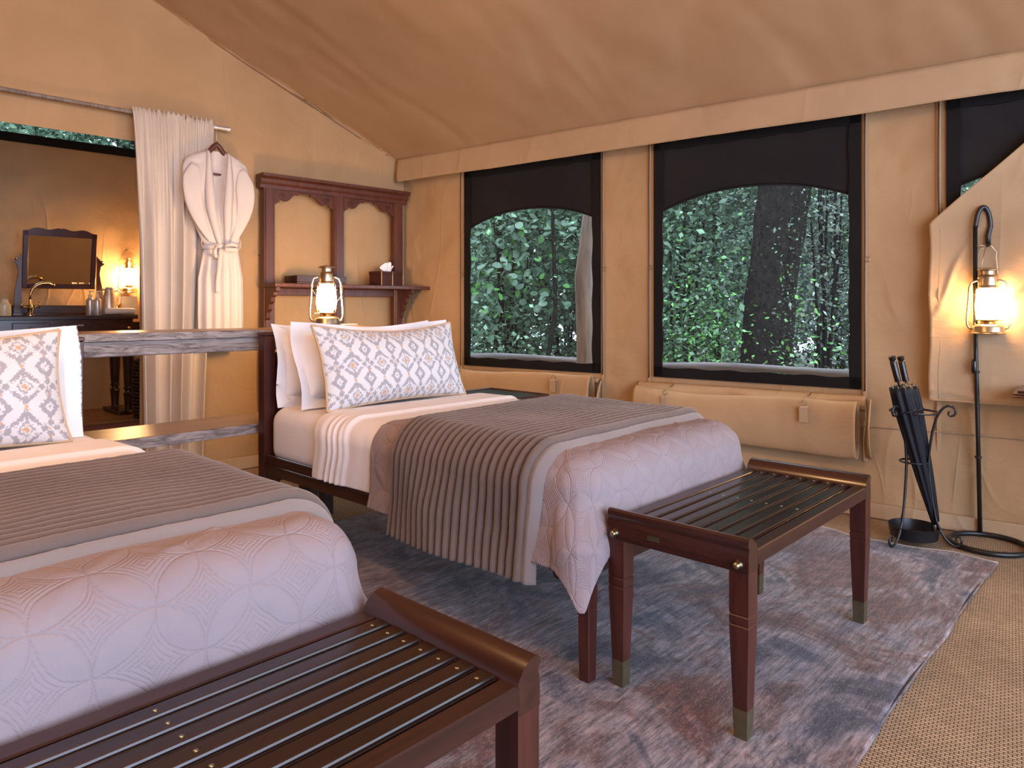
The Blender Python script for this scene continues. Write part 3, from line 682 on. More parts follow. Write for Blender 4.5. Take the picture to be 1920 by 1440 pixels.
def coverlet(u0, who):
    W = .565; r = .115; qm = .49
    a = np.linspace(-(W-r)-.40, (W-r)+.39, 260); b = np.linspace(r-.335, 1.085, 230)
    A, B = np.meshgrid(a, b); X, Y, Z, dx, dy, hang = drape(A, B, W, r, ZT+.012, True, qm, 1)
    ed = .012*vnoise(A, B, .3, 3)
    # outward displacement by quilting + soft wrinkles
    h = quilt_h(A, B)+.010*fbm(A, B, .35, 4)+.0035*creases(A*1.0, B, .22, 4)+.004*hang*fbm(A*1.3+B*1.3, 0*A, .12, 8)+hang*.008*np.sin((A+B)*16)
    q = np.hypot(np.maximum(np.abs(A)-(W-r), 0), np.maximum(r-B, 0)); cs = np.clip(np.minimum(q/r, PI/2), 0, PI/2)
    X = X+dx*np.sin(cs)*h; Y = Y+dy*np.sin(cs)*h; Z = Z+np.cos(cs)*h
    m = None
    o = link('coverlet', COV if (globals().get('COV')) else grid_mesh('coverlet', X, Y, Z, M_quilt, uv=(A, B)), None, bedp(u0, 0), A_BED)
    globals()['COV'] = o.data; solid(o, .006)
    return tag(o, 'dusty pink quilted coverlet with curved stitching draped over the %s' % who, 'coverlet', 'quilted coverlets')
def sheets(u0, who):
    o = MB().box(.02, WB-.02, .03, LB-.07, .375, ZT-.012, .07)
    bm = bmesh.new(); bmesh.ops.create_cube(bm, size=1)
    for v in bm.verts: v.co = Vector((WB/2+v.co.x*(WB-.02), (LB-.03)/2+v.co.y*(LB-.12), .53+v.co.z*.275))
    bmesh.ops.bevel(bm, geom=bm.edges[:], offset=.075, segments=6, affect='EDGES', profile=.5)
    bmesh.ops.subdivide_edges(bm, edges=[e for e in bm.edges if e.calc_length() > .2], cuts=10, use_grid_fill=True)
    me = bpy.data.meshes.new('mattress'); bm.to_mesh(me); bm.free(); me.materials.append(M_sheet); me.shade_smooth()
    m = link('mattress', me, None, bedp(u0, 0), A_BED); tag(m, 'mattress in a white fitted sheet lying on the %s' % who, 'mattress', 'mattresses in white sheets')
    W = .557; r = .10
    a = np.linspace(-(W-r)-.335, (W-r)+.335, 260); b = np.linspace(.75, 1.525, 200); A, B = np.meshgrid(a, b)
    X, Y, Z, dx, dy, hang = drape(A, B, W, r, ZT+.002, False, .5, 2, flare=-.02)
    side = np.clip((np.abs(A)-(W-r)-.02)/.1, 0, 1)
    cre = .006*np.sin(B*95+3*np.sin(B*23)+2*A)*np.exp(-((B-1.36)/.13)**2)*side
    edge = .012/(1+np.exp(-(B-1.27)*160))                        # folded back band
    h = cre+edge+.004*fbm(A, B, .3, 6)+.004*np.exp(-((B-1.285)/.012)**2)-.010*np.clip(B-1.51, 0, 1)/.015
    q = np.maximum(np.abs(A)-(W-r), 0); cs = np.clip(q/r, 0, PI/2)
    X = X+dx*np.sin(cs)*h; Z = Z+np.cos(cs)*h
    Y = Y+side*.015*np.sin(Z*20)
    o = link('flat_sheet', grid_mesh('flat_sheet', X, Y, Z, M_sheet), None, bedp(u0, 0), A_BED); solid(o, .004)
    tag(o, 'white top sheet folded back below the pillows of the %s' % who, 'sheet', 'folded top sheets')
def throw(u0, who):
    y0, y1 = .215, .905; W = .585; r = .125; pitch = (y1-.05-y0)/18
    r_ = thing('throw_blanket', 'brown ribbed fur throw laid across the %s' % who, 'throw', bedp(u0, 0), A_BED, 'ribbed fur throws')
    a = np.linspace(-(W-r)-.49, (W-r)+.49, 240); b = np.linspace(y0, y1, 280); A, B = np.meshgrid(a, b)
    yy = B+.010*np.sin(A*4)+.012*fbm(A, B, .4, 3)+.006*np.sin(A*13)*.5
    X, Y, Z, dx, dy, hang = drape(A, B, W, r, ZT+.03, False, .6, 3, flare=.06)
    ph = (B-y0)/pitch*PI; h = .026*np.abs(np.sin(ph))**.5+.0015*vnoise(A, B, .012, 7)+.010*fbm(A, B, .30, 2)
    h = h+.03*hang*np.sin(B*11+1)*.4*(1+.5*np.sin(A*7))
    # bottom hem closing
    q = np.maximum(np.abs(A)-(W-r), 0); cs = np.clip(q/r, 0, PI/2)
    X = X+dx*np.sin(cs)*h; Z = Z+np.cos(cs)*h; Y = yy
    Z = Z+.012*hang*np.cos(ph*2)*np.clip((q-.5)/.1, -0, 1)
    m = link('ribbed_panel', grid_mesh('ribbed_panel', X, Y, Z, M_fur), r_); solid(m, .012)
    # plain border along the foot edge
    a = np.linspace(-(W-r)-.49, (W-r)+.49, 200); b = np.linspace(y0-.045, y0+.008, 16); A, B = np.meshgrid(a, b)
    yy = B+.010*np.sin(A*4)+.012*fbm(A, B*0+y0, .4, 3)+.003*np.sin(A*13)
    X, Y, Z, dx, dy, hang = drape(A, B, W, r, ZT+.025, False, .6, 3, flare=.06)
    h = -.020*np.clip((y0-.015-B)/.03, 0, 1)+.012*np.sqrt(np.clip(1-((B-y0+.018)/.03)**2, 0, 1))-.002+.0015*vnoise(A, B, .012, 9)+.03*hang*np.sin(B*11+1)*.4*(1+.5*np.sin(A*7))
    q = np.maximum(np.abs(A)-(W-r), 0); cs = np.clip(q/r, 0, PI/2)
    X = X+dx*np.sin(cs)*h; Z = Z+np.cos(cs)*h
    m = link('border', grid_mesh('border', X, yy, Z, M_furedge), r_); solid(m, .010); m['label'] = 'paler flat fur border'
def ikat(x, y):
    cx, cy = x/.150, y/.142
    cx = cx+.05*vnoise(x, y, .006, 1)+.0; cy = cy+.10*vnoise(x, y, .004, 2)
    fx = cx-np.round(cx); fy = cy-np.round(cy); gx = (cx-.5)-np.round(cx-.5); gy = (cy-.5)-np.round(cy-.5)
    white = np.array([.66, .64, .64]); gray = np.array([.36, .345, .365]); org = np.array([.58, .36, .22])
    col = np.empty(x.shape+(3,)); col[:] = white
    def put(m, c): col[m] = c
    d0 = np.abs(fx)*1.0+np.abs(fy)*.95; d1 = np.abs(gx)*1.25+np.abs(gy)*.95
    put((d0 > .30) & (d0 < .43) & (np.abs(fx) < .33) & (np.abs(fy) > .10), gray)
    put((d0 > .13) & (d0 < .19), gray); put(d0 < .085, org)
    put((np.abs(fx) < .04+.15*(np.abs(fy)-.28)) & (np.abs(fy) > .22) & (np.abs(fy) < .42), gray)
    put((d1 > .13) & (d1 < .29), gray); put(d1 < .04, gray)
    for ox, oy in ((.13, 0), (-.13, 0), (0, .13), (0, -.13)): put(((gx-ox)**2+((fy-oy)*.95)**2 < .075**2), gray)
    put(gx**2+fy**2 < .05**2, white*.95+.0); put((gx**2+fy**2 < .028**2), org*1.1)
    put(fx**2+gy**2 < .045**2, org); put((gx**2+(np.abs(gy)-.30)**2) < .03**2, org)
    return col
def pillow(name, w, h, t, matl, pattern=False, flange=0, seed=0, nx=120, ny=70, sag=.03):
    """stands in local x (width), z (height); thickness y. centre at bottom middle"""
    S, T = np.meshgrid(np.linspace(-1, 1, nx), np.linspace(-1, 1, ny))
    fl = flange/(w/2); flh = flange/(h/2)
    def surf(sg):
        s = np.clip(np.abs(S)/(1-fl), 0, 1); q = np.clip(np.abs(T)/(1-flh), 0, 1)
        prof = (1-s**2.6)**.55*(1-q**2.4)**.55
        inx = 1-.055*(1-T**2)*(not flange); inz = 1-.09*(1-S**2)*(not flange)
        X = S*w/2*inx; Z = h/2+T*h/2*inz-sag*(1-S**2)*np.clip(T, 0, 1)
        bulge = t/2*prof*(1-.18*T)
        Y = -sg*bulge+.010*fbm(S, T, .7, seed)+(.022*np.sin(S*5+T*3+seed)*np.clip((np.maximum(np.abs(T), np.abs(S))-.8)*5, 0, 1) if flange else 0)
        Y = Y-sg*.004*creases(S, T, .5, seed+2)*prof
        return X, Y, Z
    X, Y, Z = surf(1)
    X2, Y2, Z2 = surf(-1)
    XX = np.concatenate([X, X2[:, ::-1][:, 1:]], 1); YY = np.concatenate([Y, Y2[:, ::-1][:, 1:]], 1); ZZ = np.concatenate([Z, Z2[:, ::-1][:, 1:]], 1)
    col = ikat(XX, ZZ-.05) if pattern else None
    me = grid_mesh(name, XX, YY+(0), ZZ, matl, col=col)
    edge = [(X[0, i], Y[0, i], Z[0, i]) for i in range(0, nx, 3)]+[(X[j, -1], Y[j, -1], Z[j, -1]) for j in range(0, ny, 3)]+[(X[-1, i], Y[-1, i], Z[-1, i]) for i in range(nx-1, -1, -3)]+[(X[j, 0], Y[j, 0], Z[j, 0]) for j in range(ny-1, -1, -3)]
    return me, edge
def place_pillow(name, u0, x, y, z, tilt, me, label, cat, group, yaw=0, edge=None):
    root = thing(name, label, cat, (0, 0, 0), 0, group)
    q = bedp(u0+x, y, z); root.location = q; root.rotation_euler = (tilt, 0, A_BED+yaw)
    root.rotation_mode = 'XYZ'
    root.rotation_euler = (Matrix.Rotation(A_BED+yaw, 4, 'Z') @ Matrix.Rotation(tilt, 4, 'X')).to_euler()
    link('pillow_body' if 'cushion' not in name else 'cushion_cover', me, root)
    if edge: MB().tube(edge, .0062, 8, closed=True).build('piping', M_piping, root, smooth=True)
    return root
me_c, ed_c = pillow('cushion', .885, .405, .18, M_ikat, True, 0, 3, 420, 220, sag=.025)
me_p1, _ = pillow('pillow', .98, .425, .24, M_white, False, .055, 5)
me_p2, _ = pillow('pillow', 1.0, .415, .20, M_white, False, .055, 9)
for u0, who in BEDS:
    sheets(u0, who); coverlet(u0, who); throw(u0, who)
    zb = ZT+.0
    place_pillow('pillow', u0, .53, 1.90, zb-.005, -.16, me_p2, 'white flanged pillow at the back against the headboard of the %s' % who, 'pillow', 'white pillows', .02)
    place_pillow('pillow', u0, .53, 1.70, zb, -.22, me_p1, 'white flanged pillow just behind the patterned cushion of the %s' % who, 'pillow', 'white pillows', -.02)
    place_pillow('cushion', u0, .49, 1.52, zb+.012, -.30, me_c, 'grey and white ikat cushion with tan piping on the %s' % who, 'cushion', 'ikat patterned cushions', .04, ed_c)

# ------------------------------------------------------------------ luggage benches
def bench(u0, label):
    """local x across (length 1.0), y from foot side -.45 to 0 (bed side)"""
    L, D, zt = 1.01, .445, .545
    r = thing('luggage_bench', label, 'bench', bedp(u0, -.035), A_BED, 'slatted luggage benches')
    for xi in (0, 1):
        for yi in (0, 1):
            x0 = .001 if xi == 0 else L-.055; y0 = -D+.001 if yi == 0 else -.055
            lg = thing('tmp', None, None)
            bpy.data.objects.remove(lg)
            n = MB(); cx, cy = x0+.027, y0+.027
            V = []; Fc = []; zs = [(.456, .027), (.345, .027), (.343, .0255), (.339, .0255), (.337, .027), (.318, .027), (.316, .0255), (.312, .0255), (.310, .027), (.09, .0195)]
            for z, h in zs: V += [(cx-h, cy-h, z), (cx+h, cy-h, z), (cx+h, cy+h, z), (cx-h, cy+h, z)]
            for i in range(len(zs)-1):
                for k in range(4): Fc.append((i*4+k, i*4+(k+1) % 4, i*4+4+(k+1) % 4, i*4+4+k))
            Fc += [(0, 1, 2, 3), tuple((len(zs)-1)*4+k for k in (3, 2, 1, 0))]
            leg = n.add(V, Fc).build('leg', M_mahogz, r)
            V = []; Fc = []
            for z, h in ((.09, .0207), (.002, .0175)): V += [(cx-h, cy-h, z), (cx+h, cy-h, z), (cx+h, cy+h, z), (cx-h, cy+h, z)]
            for k in range(4): Fc.append((k, (k+1) % 4, 4+(k+1) % 4, 4+k))
            Fc += [(0, 1, 2, 3), (7, 6, 5, 4)]
            cp = MB().add(V, Fc)
            for zz in (.06, ): cp.lathe([(0, 0), (.003, 0), (.002, .001), (0, .0012)], 8, (cx-.0, cy, .09))
            cp.build('foot_cap', M_oldbrass, leg)['label'] = 'brass foot cap'
    for s, xo in ((1, 0), (-1, L)):
        # end board: straight outside with a small lip, rounded roll inside
        pr = [(0, .455), (0, .505), (.003, .512), (.003, .520), (-.002, .528), (.0, .540), (.008, .545)]+[(.008+.052*math.sin(a), .487+.058*math.cos(a)) for a in np.linspace(.15, PI/2, 9)]+[(.056, .470), (.056, .455)]
        pts = [(xo+s*p_, q) for p_, q in pr]
        if s < 0: pts = pts[::-1]
        MB().prism(pts, -D, .001, 'y').build('end_board', M_mahogy, r, smooth='auto')
        for y in (-D+.028, -.026):
            k = MB().lathe([(0, 0), (.013, 0), (.014, .004), (.009, .008), (.010, .012), (.008, .017), (0, .019)], 14).build('bolt_knob', M_brass, r, smooth=True)
            k.matrix_local = Matrix.Translation((xo-s*.0005, y, .475)) @ Matrix.Rotation(-s*PI/2, 4, 'Y')
    MB().box(-.0015, .0005, -D/2+.045, -D/2+.085, .478, .492, .0).build('name_plate', M_oldbrass, r)
    ns = 7; gap = .0095; sw = (D-(ns+1)*gap)/(ns+2); y0 = -D+sw+gap
    MB().box(.05, L-.05, -D, -D+sw, .465, .508, .003).build('long_rail', M_railw, r)
    MB().box(.05, L-.05, -sw, 0, .465, .508, .003).build('long_rail', M_railw, r)
    for y in ():
        pass
    pr_w = sw
    pr = [(0, .488), (0, .500), (.0012, .5025), (.0030, .5030), (.0036, .5055), (.0052, .5085), (.0070, .509), (pr_w-.003, .509), (pr_w-.0008, .5075), (pr_w, .505), (pr_w, .488)]
    me = None
    for k in range(ns):
        if me is None:
            o = MB().prism([(p_, q) for p_, q in pr], .045, L-.045, 'x').build('slat', M_slat, r); me = o.data
        else: o = link('slat', me, r)
        o.location = (0, y0+k*(sw+gap), 0)
        for x in (.085, L-.085, L/2): 
            s2 = MB().lathe([(.0, 0), (.0045, 0), (.0038, .0012), (0, .0014)], 10, (x, sw/2, .5088)).build('screw', M_brass, o, smooth=True) if k == 0 else link('screw', SCR[x], o)
            if k == 0: SCR[x] = s2.data
    for x in (.08, L/2, L-.08): MB().box(x-.02, x+.02, -D+.036, -.036, .468, .488, .002).build('cross_bearer', M_dark, r)
    return r
SCR = {}
bench(.048, 'slatted mahogany luggage bench at the foot of the window side bed')
bench(-1.795, 'slatted mahogany luggage bench in the foreground at the foot of the nearest bed')

# ------------------------------------------------------------------ rug
def rug():
    x = np.linspace(-2.1, 2.06, 240); y = np.linspace(-.70, 2.0, 160); X, Y = np.meshgrid(x, y)
    e = np.clip((X-1.6)/.46, 0, 1); X2 = X+e*(.018*np.sin(Y*9)+.009*np.sin(Y*23+1))+.02*e-.03*e*np.clip(Y+.5, 0, 1)
    Y2 = Y-np.clip((-.2-Y)/.5, 0, 1)*(.01*np.sin(X*7))
    Z = .011+.004*e*np.sin(Y*9+1)+.0*X
    r = thing('area_rug', 'faded blue and rust vintage rug under both beds', 'rug', bedp(0, 0), A_BED)
    o = link('rug_pile', grid_mesh('rug_pile', X2, Y2, Z, M_rug), r); solid(o, .008)
    pts = [(X2[j, -1]+.004, Y2[j, -1], Z[j, -1]-.003) for j in range(0, 160, 2)]
    MB().tube(pts, .0055, 6).build('bound_edge', cloth('edge_binding', (.45, .38, .33), (.55, .47, .42), weave=300, wb=.8), r, smooth=True)
    for yy in (-.70, 2.0): MB().tube([(v, yy+.0, .008) for v in np.linspace(-2.1, 2.08, 40)], .004, 5).build('bound_edge', M_rug, r, smooth=True)
rug()

# ------------------------------------------------------------------ lanterns
def lantern(label, loc, rz=0, H=.345, bail='down', group='storm lanterns', seg=20):
    k = H/.345; r = thing('storm_lantern', label, 'lantern', loc, rz, group)
    def S(l): return [(a*k, b*k) for a, b in l]
    MB().lathe(S([(.0, .0), (.076, 0), (.078, .004), (.072, .008), (.070, .012), (.070, .036), (.066, .042), (.05, .050), (.028, .056), (0, .057)]), 28).build('fuel_tank', M_tin, r, smooth='auto')
    MB().lathe(S([(0, .052), (.030, .055), (.032, .062), (.045, .066), (.047, .072), (.030, .075), (0, .076)]), 24).build('burner', M_gold, r, smooth='auto')
    MB().lathe(S([(0, .0765), (.034, .0765), (.045, .090), (.054, .115), (.056, .14), (.052, .175), (.044, .21), (.038, .228), (.0, .230)]), 16).build('globe', M_lamp, r, smooth=True)
    MB().lathe(S([(.0, .231), (.044, .231), (.046, .240), (.040, .246), (.038, .285), (.040, .290), (.034, .296), (.030, .300), (.030, .318), (.046, .322), (.047, .326), (.020, .334), (0, .336)]), 24).build('chimney', M_tin, r, smooth='auto')
    for s in (-1, 1):
        pts = [(s*.060, 0, .022), (s*.082, 0, .030), (s*.091, 0, .050), (s*.091, 0, .09), (s*.083, 0, .18), (s*.080, 0, .235), (s*.070, 0, .262), (s*.050, 0, .270), (s*.036, 0, .270)]
        MB().tube([(a*k, b*k, c*k) for a, b, c in pts], .0055*k, 8).build('side_tube', M_tin, r, smooth=True)
    m_ = MB()
    for zz in (.10, .20):
        m_.tube([(.059*k*math.cos(a), .059*k*math.sin(a), zz*k) for a in np.linspace(0, 2*PI, 25)[:-1]], .0014*k, 5, closed=True)
    for a in (.5, 2.6, 3.7, 5.8): m_.tube([(.050*k*math.cos(a), .050*k*math.sin(a), .072*k), (.060*k*math.cos(a), .060*k*math.sin(a), .13*k), (.050*k*math.cos(a), .050*k*math.sin(a), .235*k)], .0012*k, 5)
    m_.build('globe_guard', M_tin, r, smooth=True)
    MB().tube([(-.030*k, -.02*k, .068*k), (-.075*k, -.05*k, .068*k)], .002*k, 6).lathe(S([(0, .0), (.009, .0), (.009, .004), (0, .004)]), 12, (-.078*k, -.052*k, .066*k)).build('wick_knob', M_gold, r, smooth=True)
    if bail == 'up':
        pts = [(.086*k*math.cos(a), 0, (.25+.155*math.sin(a))*k) for a in np.linspace(0, PI, 21)]
    else:
        pts = [(.088*k*math.cos(a), -.100*k*math.sin(a), (.24-.12*math.sin(a))*k) for a in np.linspace(0, PI, 21)]
    MB().tube(pts, .0018*k, 6).build('wire_handle', M_tin, r, smooth=True)
    MB().tube([(.0, 0, .334*k), (.0, 0, .352*k), (.008*k, 0, .362*k), (.0, 0, .370*k), (-.006*k, 0, .362*k)], .0013*k, 5).build('top_ring', M_tin, r, smooth=True)
    return r
q = ON(611, 607, ZP)
qq = Vector(bedp(.36, 2.28)) 
lantern('lit storm lantern standing on the console behind the window side bed', (ON(612, 610.5, ZP).x, ON(612, 610.5, ZP).y, ZP+.001), .45, .385)
LQ = ON(612, 610.5, ZP)
print('lantern at', LQ)
t = thing('notepad', 'small pale notepad lying on the console beside the lit lantern', 'notepad', (LQ.x+.115, LQ.y+.06, ZP), A_BED)
MB().box(-.05, .06, -.03, .03, .001, .009, .001).build('paper_block', M_card, t)

# shepherd's crook stand with a lantern
def crook():
    rc = ON(1853, 1021, .01); base = ON(1839, 1004, .01)
    r = thing('lantern_stand', 'black iron shepherd crook stand with round base by the right canvas wall', 'stand', (rc.x, rc.y, 0))
    R = .162
    MB().tube([(R*math.cos(a), R*math.sin(a), .014) for a in np.linspace(0, 2*PI, 49)[:-1]], .013, 10, closed=True).build('ring_base', M_iron, r, smooth=True)
    bx, by = base.x-rc.x, base.y-rc.y; l = math.hypot(bx, by); bx, by = bx/l*R, by/l*R
    yb = rc.y+by; top = AT(1829, 640, yb)
    tx = top.x-rc.x
    z1 = CH+(HY-420)/F*yb; zt = CH+(HY-389)/F*yb; wdt = 22/F*yb/2*1.05
    pts = [(bx, by, .014), (bx+(tx-bx)*.5, by, .55), (tx, by, 1.0), (tx-.002, by, z1-.02)]
    cxx = tx+wdt*1.0
    pts += [(cxx-wdt*math.cos(a), by-.02*math.sin(a/2), z1-.02+(zt-z1+.02)*math.sin(a)) for a in np.linspace(.15, PI*.98, 16)]
    MB().tube(pts[:4], .0105, 10).build('pole', M_iron, r, smooth=True)
    hk = AT(1853, 462, yb-.02)
    MB().tube(pts[3:]+[(hk.x-rc.x-.002, by-.02, hk.z+.05), (hk.x-rc.x, by-.02, hk.z)], .0115, 10).build('crook', M_iron, r, smooth=True)
    for z in (.40, .83): MB().lathe([(0, -.006), (.014, -.006), (.0165, 0), (.014, .006), (0, .006)], 16, (bx+(tx-bx)*z/1.0, by, z)).build('collar', M_iron, r, smooth=True)
    sw = AT(1828, 687, yb-.015)
    MB().lathe([(0, -.036), (.009, -.036), (.012, -.02), (.012, .02), (.009, .036), (0, .036)], 12, (sw.x-rc.x-.004, sw.y-rc.y, sw.z)).build('cord_switch', M_handle, r, smooth=True)
    c = [(sw.x-rc.x-.004, sw.y-rc.y, sw.z+.03), (tx-.004, by-.016, sw.z+.12), (tx-.014, by-.016, sw.z+.22)]
    MB().tube(c, .003, 6).build('cord', M_handle, r, smooth=True)
    MB().tube([(tx, by-.012, hk.z+.0), (tx+.018, by-.015, hk.z+.005), (hk.x-rc.x, by-.02, hk.z)], .003, 6).tube([(tx, by-.012, hk.z-.03), (tx+.02, by-.012, hk.z-.01), (hk.x-rc.x-.01, by-.02, hk.z-.005)], .002, 6).build('wire_tie', M_tin, r, smooth=True)
    # lantern: bottom at pixel row 628, top at ~497
    lb = AT(1851, 626, yb-.045); lt = AT(1851, 497, yb-.045)
    lan = lantern('lit storm lantern hanging from the black iron crook stand', (lb.x+.004, lb.y, lb.z), 2.6, (lt.z-lb.z)*.99, 'none')
    for ch in list(lan.children):
        if ch.name.startswith('wire_handle') or ch.name.startswith('top_ring'): bpy.data.objects.remove(ch)
    H = lt.z-lb.z; hx, hz_ = hk.x-lb.x-.004, hk.z-lb.z
    A0 = Vector((.5, 0, 0))
    w_ = MB().tube([(-.045, .01, H*.80), (-.028, .0, H*1.05), (-.01, 0, H*1.3), (hx, 0, hz_), (hx+.025, 0, hz_-.03), (.040, 0, H*1.12), (.048, 0, H*.9), (.047, 0, H*.78)], .0022, 6)
    o = w_.build('wire_handle', M_tin, lan, smooth=True); o.matrix_local = Matrix.Rotation(-2.6, 4, 'Z')
crook()
for l in (): pass

# umbrella stand and umbrellas
def stand():
    sx, sy = 1.968, 3.50
    r = thing('umbrella_stand', 'black wrought iron umbrella stand with scrolled legs against the right canvas wall', 'umbrella stand', (sx, sy, 0))
    base_a = math.radians(200)
    prof = [(.112, .655), (.095, .62), (.078, .55), (.066, .46), (.062, .40), (.066, .33), (.078, .22), (.093, .13), (.112, .075), (.13, .045), (.15, .024), (.17, .0135), (.185, .014), (.198, .028), (.200, .045), (.190, .058), (.178, .056), (.174, .044), (.181, .038)]
    topc = [(.112, .655), (.125, .672), (.142, .682), (.160, .680), (.172, .668), (.175, .650), (.166, .636), (.152, .632), (.144, .640), (.145, .652), (.153, .655)]
    for k in range(3):
        a = base_a+k*2*PI/3+math.radians(10)
        c, s = math.cos(a), math.sin(a)
        pts = [(p_*c, p_*s, z) for p_, z in topc[::-1]]+[(p_*c, p_*s, z) for p_, z in prof[1:]]
        rr = [.0045]*4+[.006]*(len(pts)-8)+[.0045]*4
        MB().tube(pts, rr, 8).build('scrolled_leg', M_iron, r, smooth=True)
    ring = lambda R, z, t: MB().tube([(R*math.cos(a), R*math.sin(a), z) for a in np.linspace(0, 2*PI, 41)[:-1]], t, 8, closed=True)
    ring(.104, .645, .0055).build('top_ring', M_iron, r, smooth=True); ring(.060, .40, .005).build('waist_ring', M_iron, r, smooth=True)
    MB().lathe([(0, .030), (.098, .030), (.104, .034), (.112, .085), (.114, .090), (.110, .090), (.101, .038), (0, .036)], 36).build('drip_tray', M_iron, r, smooth='auto')
    for i, (a0, b0) in enumerate((((1757, 1003), (1672, 668)), ((1762, 998), (1688, 668)))):
        dd = 3.43 if i == 0 else 3.50
        A = AT(a0[0], a0[1], sy-.02+.035*i); A.z = max(A.z, .045); B = AT(b0[0], b0[1], sy-.05+.06*i)
        lab = ['furled black umbrella leaning left in the iron stand, front of the two', 'furled black umbrella leaning in the iron stand, behind the other one'][i]
        u = thing('umbrella', lab, 'umbrella', A, 0, 'black umbrellas')
        ax = (B-A); L = ax.length; u.rotation_mode = 'QUATERNION'; u.rotation_quaternion = ax.to_track_quat('Z', 'Y')
        n = 48; V = []; Fc = []; zs = np.linspace(.055, L*.83, 24)
        for z in zs:
            q = (z-.055)/(L*.83-.055); R = .010+.040*q**.8*(1-.18*max(0, q-.85)/.15)
            for k in range(n):
                a = 2*PI*k/n; rr = R*(1+.16*math.cos(a*8+q*1.5)*min(1, q*3)); V.append((rr*math.cos(a), rr*math.sin(a), z))
        m_ = len(zs)
        for j in range(m_-1):
            for k in range(n): Fc.append((j*n+k, j*n+(k+1) % n, (j+1)*n+(k+1) % n, (j+1)*n+k))
        Fc += [tuple(range(n-1, -1, -1)), tuple((m_-1)*n+k for k in range(n))]
        MB().add(V, Fc).build('canopy', M_umb, u, smooth=True)
        MB().lathe([(0, 0), (.005, 0), (.0065, .004), (.0065, .06), (0, .06)], 10).build('ferrule', M_steel, u, smooth='auto')
        MB().lathe([(0, L*.80), (.006, L*.80), (.006, L*.86), (.015, L*.86), (.0155, L*.97), (.013, L*.975), (.015, L*.98), (.016, L*.998), (.012, L), (0, L)], 14).build('handle', M_handle, u, smooth='auto')
        for k in range(8):
            a = 2*PI*k/8; MB().tube([(.030*math.cos(a), .030*math.sin(a), L*.81), (.033*math.cos(a), .033*math.sin(a), L*.845)], .0022, 5).build('rib_tip', M_oldbrass, u, smooth=True)
        MB().tube([(.046*math.cos(a), .046*math.sin(a), L*.70) for a in np.linspace(0, 2*PI, 25)[:-1]], .005, 6, closed=True).build('strap', M_umb, u, smooth=True)
stand()

# ------------------------------------------------------------------ rolled window covers, flap, bedside table, desk
def roll(x0, x1, ztop, zbot, label, bulge=.11):
    r = thing('rolled_window_cover', label, 'canvas cover', (CC.x, CC.y, 0), A_RW, 'rolled canvas window covers')
    n, m_ = 90, 56; T, J = np.meshgrid(np.linspace(0, 1, n), np.linspace(0, 1, m_), indexing='ij')
    sag = .025*np.sin(PI*T)+.012*np.sin(T*7); zt = ztop-sag-.05*np.exp(-(T/.03)**2)*0; zb = zbot-.04*np.sin(PI*T)*0-.02*T+.02*np.exp(-((T-.1)/.15)**2)
    a = J*2*PI*1.12+PI*.42       # around the roll, overlapping
    cz = (zt+zb)/2; hh = (zt-zb)/2; sp = 1+.06*(J-.5)
    Y = -.012-bulge/2-(bulge/2)*np.cos(a-PI*.0)*0+0*T
    X = x0+(x1-x0)*T+.010*np.sin(a*1)*(T-.5)
    yc = -.02-bulge*.5
    Y = yc+bulge*.5*np.sin(a)*sp*(.8+.2*np.sin(T*5+1)); Z = cz+hh*np.cos(a)*sp
    dsp = .022*fbm(T*1.3, J*.6, .35, 5)+.014*creases(T*1.3, J*.5, .30, 6); Y = Y+dsp*np.sin(a)
    Z = Z+.008*fbm(T*2, J, .3, 3)
    o = link('canvas_roll', grid_mesh('canvas_roll', X, Y, Z, M_canvas), r); solid(o, .004)
    # loose flap between window and roll
    T, K = np.meshgrid(np.linspace(0, 1, 80), np.linspace(0, 1, 10), indexing='ij')
    X = (x0-.02)+(x1-x0+.05)*T; Zt = WZ0-.045+0*T; Z = Zt*(1-K)+(ztop-.06)*K+.010*np.sin(T*PI*5)*K
    Y = -.015-.055*np.sin(PI*K*.8)*(.4+.6*np.abs(np.sin(T*PI*2+.3)))-.012*fbm(T*2, K, .3, 8)
    o = link('loose_flap', grid_mesh('loose_flap', X, Y, Z, M_canvas), r); solid(o, .003)
    for q in (.17, .80):
        x = x0+(x1-x0)*q; yf = yc-bulge*.5-.006
        MB().box(x-.022, x+.022, yf-.004, yf, ztop-.13, ztop-.045, .001).build('strap', M_canvas_edge, r)
        MB().box(x-.018, x+.018, yf-.001, yf+.055, ztop-.05, ztop-.044, .001).build('strap_fold', M_canvas_edge, r)
        MB().tube([(x+.014*math.cos(a), yf+.02, ztop-.025+.014*math.sin(a)) for a in np.linspace(0, 2*PI, 17)[:-1]], .0022, 6, closed=True).tube([(x, yf+.02, ztop-.012), (x+.012, -.02, WZ0-.05)], .0022, 6).build('clip', M_brass, r, smooth=True)
    # folded end panel at the right
    pts = [(x1-.002+.0*k, z) for k, z in ((0, 0),)]
    K, J = np.meshgrid(np.linspace(0, 1, 30), np.linspace(0, 1, 8), indexing='ij')
    X = x1+.035+.025*J+.006*np.sin(K*6); Z = (WZ0-.06)*(1-K)+(zbot-.015)*K; Y = -.02-.06*np.sin(PI*K)*J-.02*J
    o = link('end_fold', grid_mesh('end_fold', X, Y, Z, M_canvas), r); solid(o, .006)
    MB().tube([(x1+.06, -.05-.06*math.sin(PI*k), (WZ0-.06)*(1-k)+(zbot-.015)*k) for k in np.linspace(0, 1, 16)], .005, 6).build('fold_hem', M_canvas_edge, r, smooth=True)
z1t = RW(950, 694, .1)[1]; z1b = z1t-.30
roll(W1[0]-.22, W1[1]-.02, z1t, z1b, 'tan canvas window cover rolled up below the window nearest the corner')
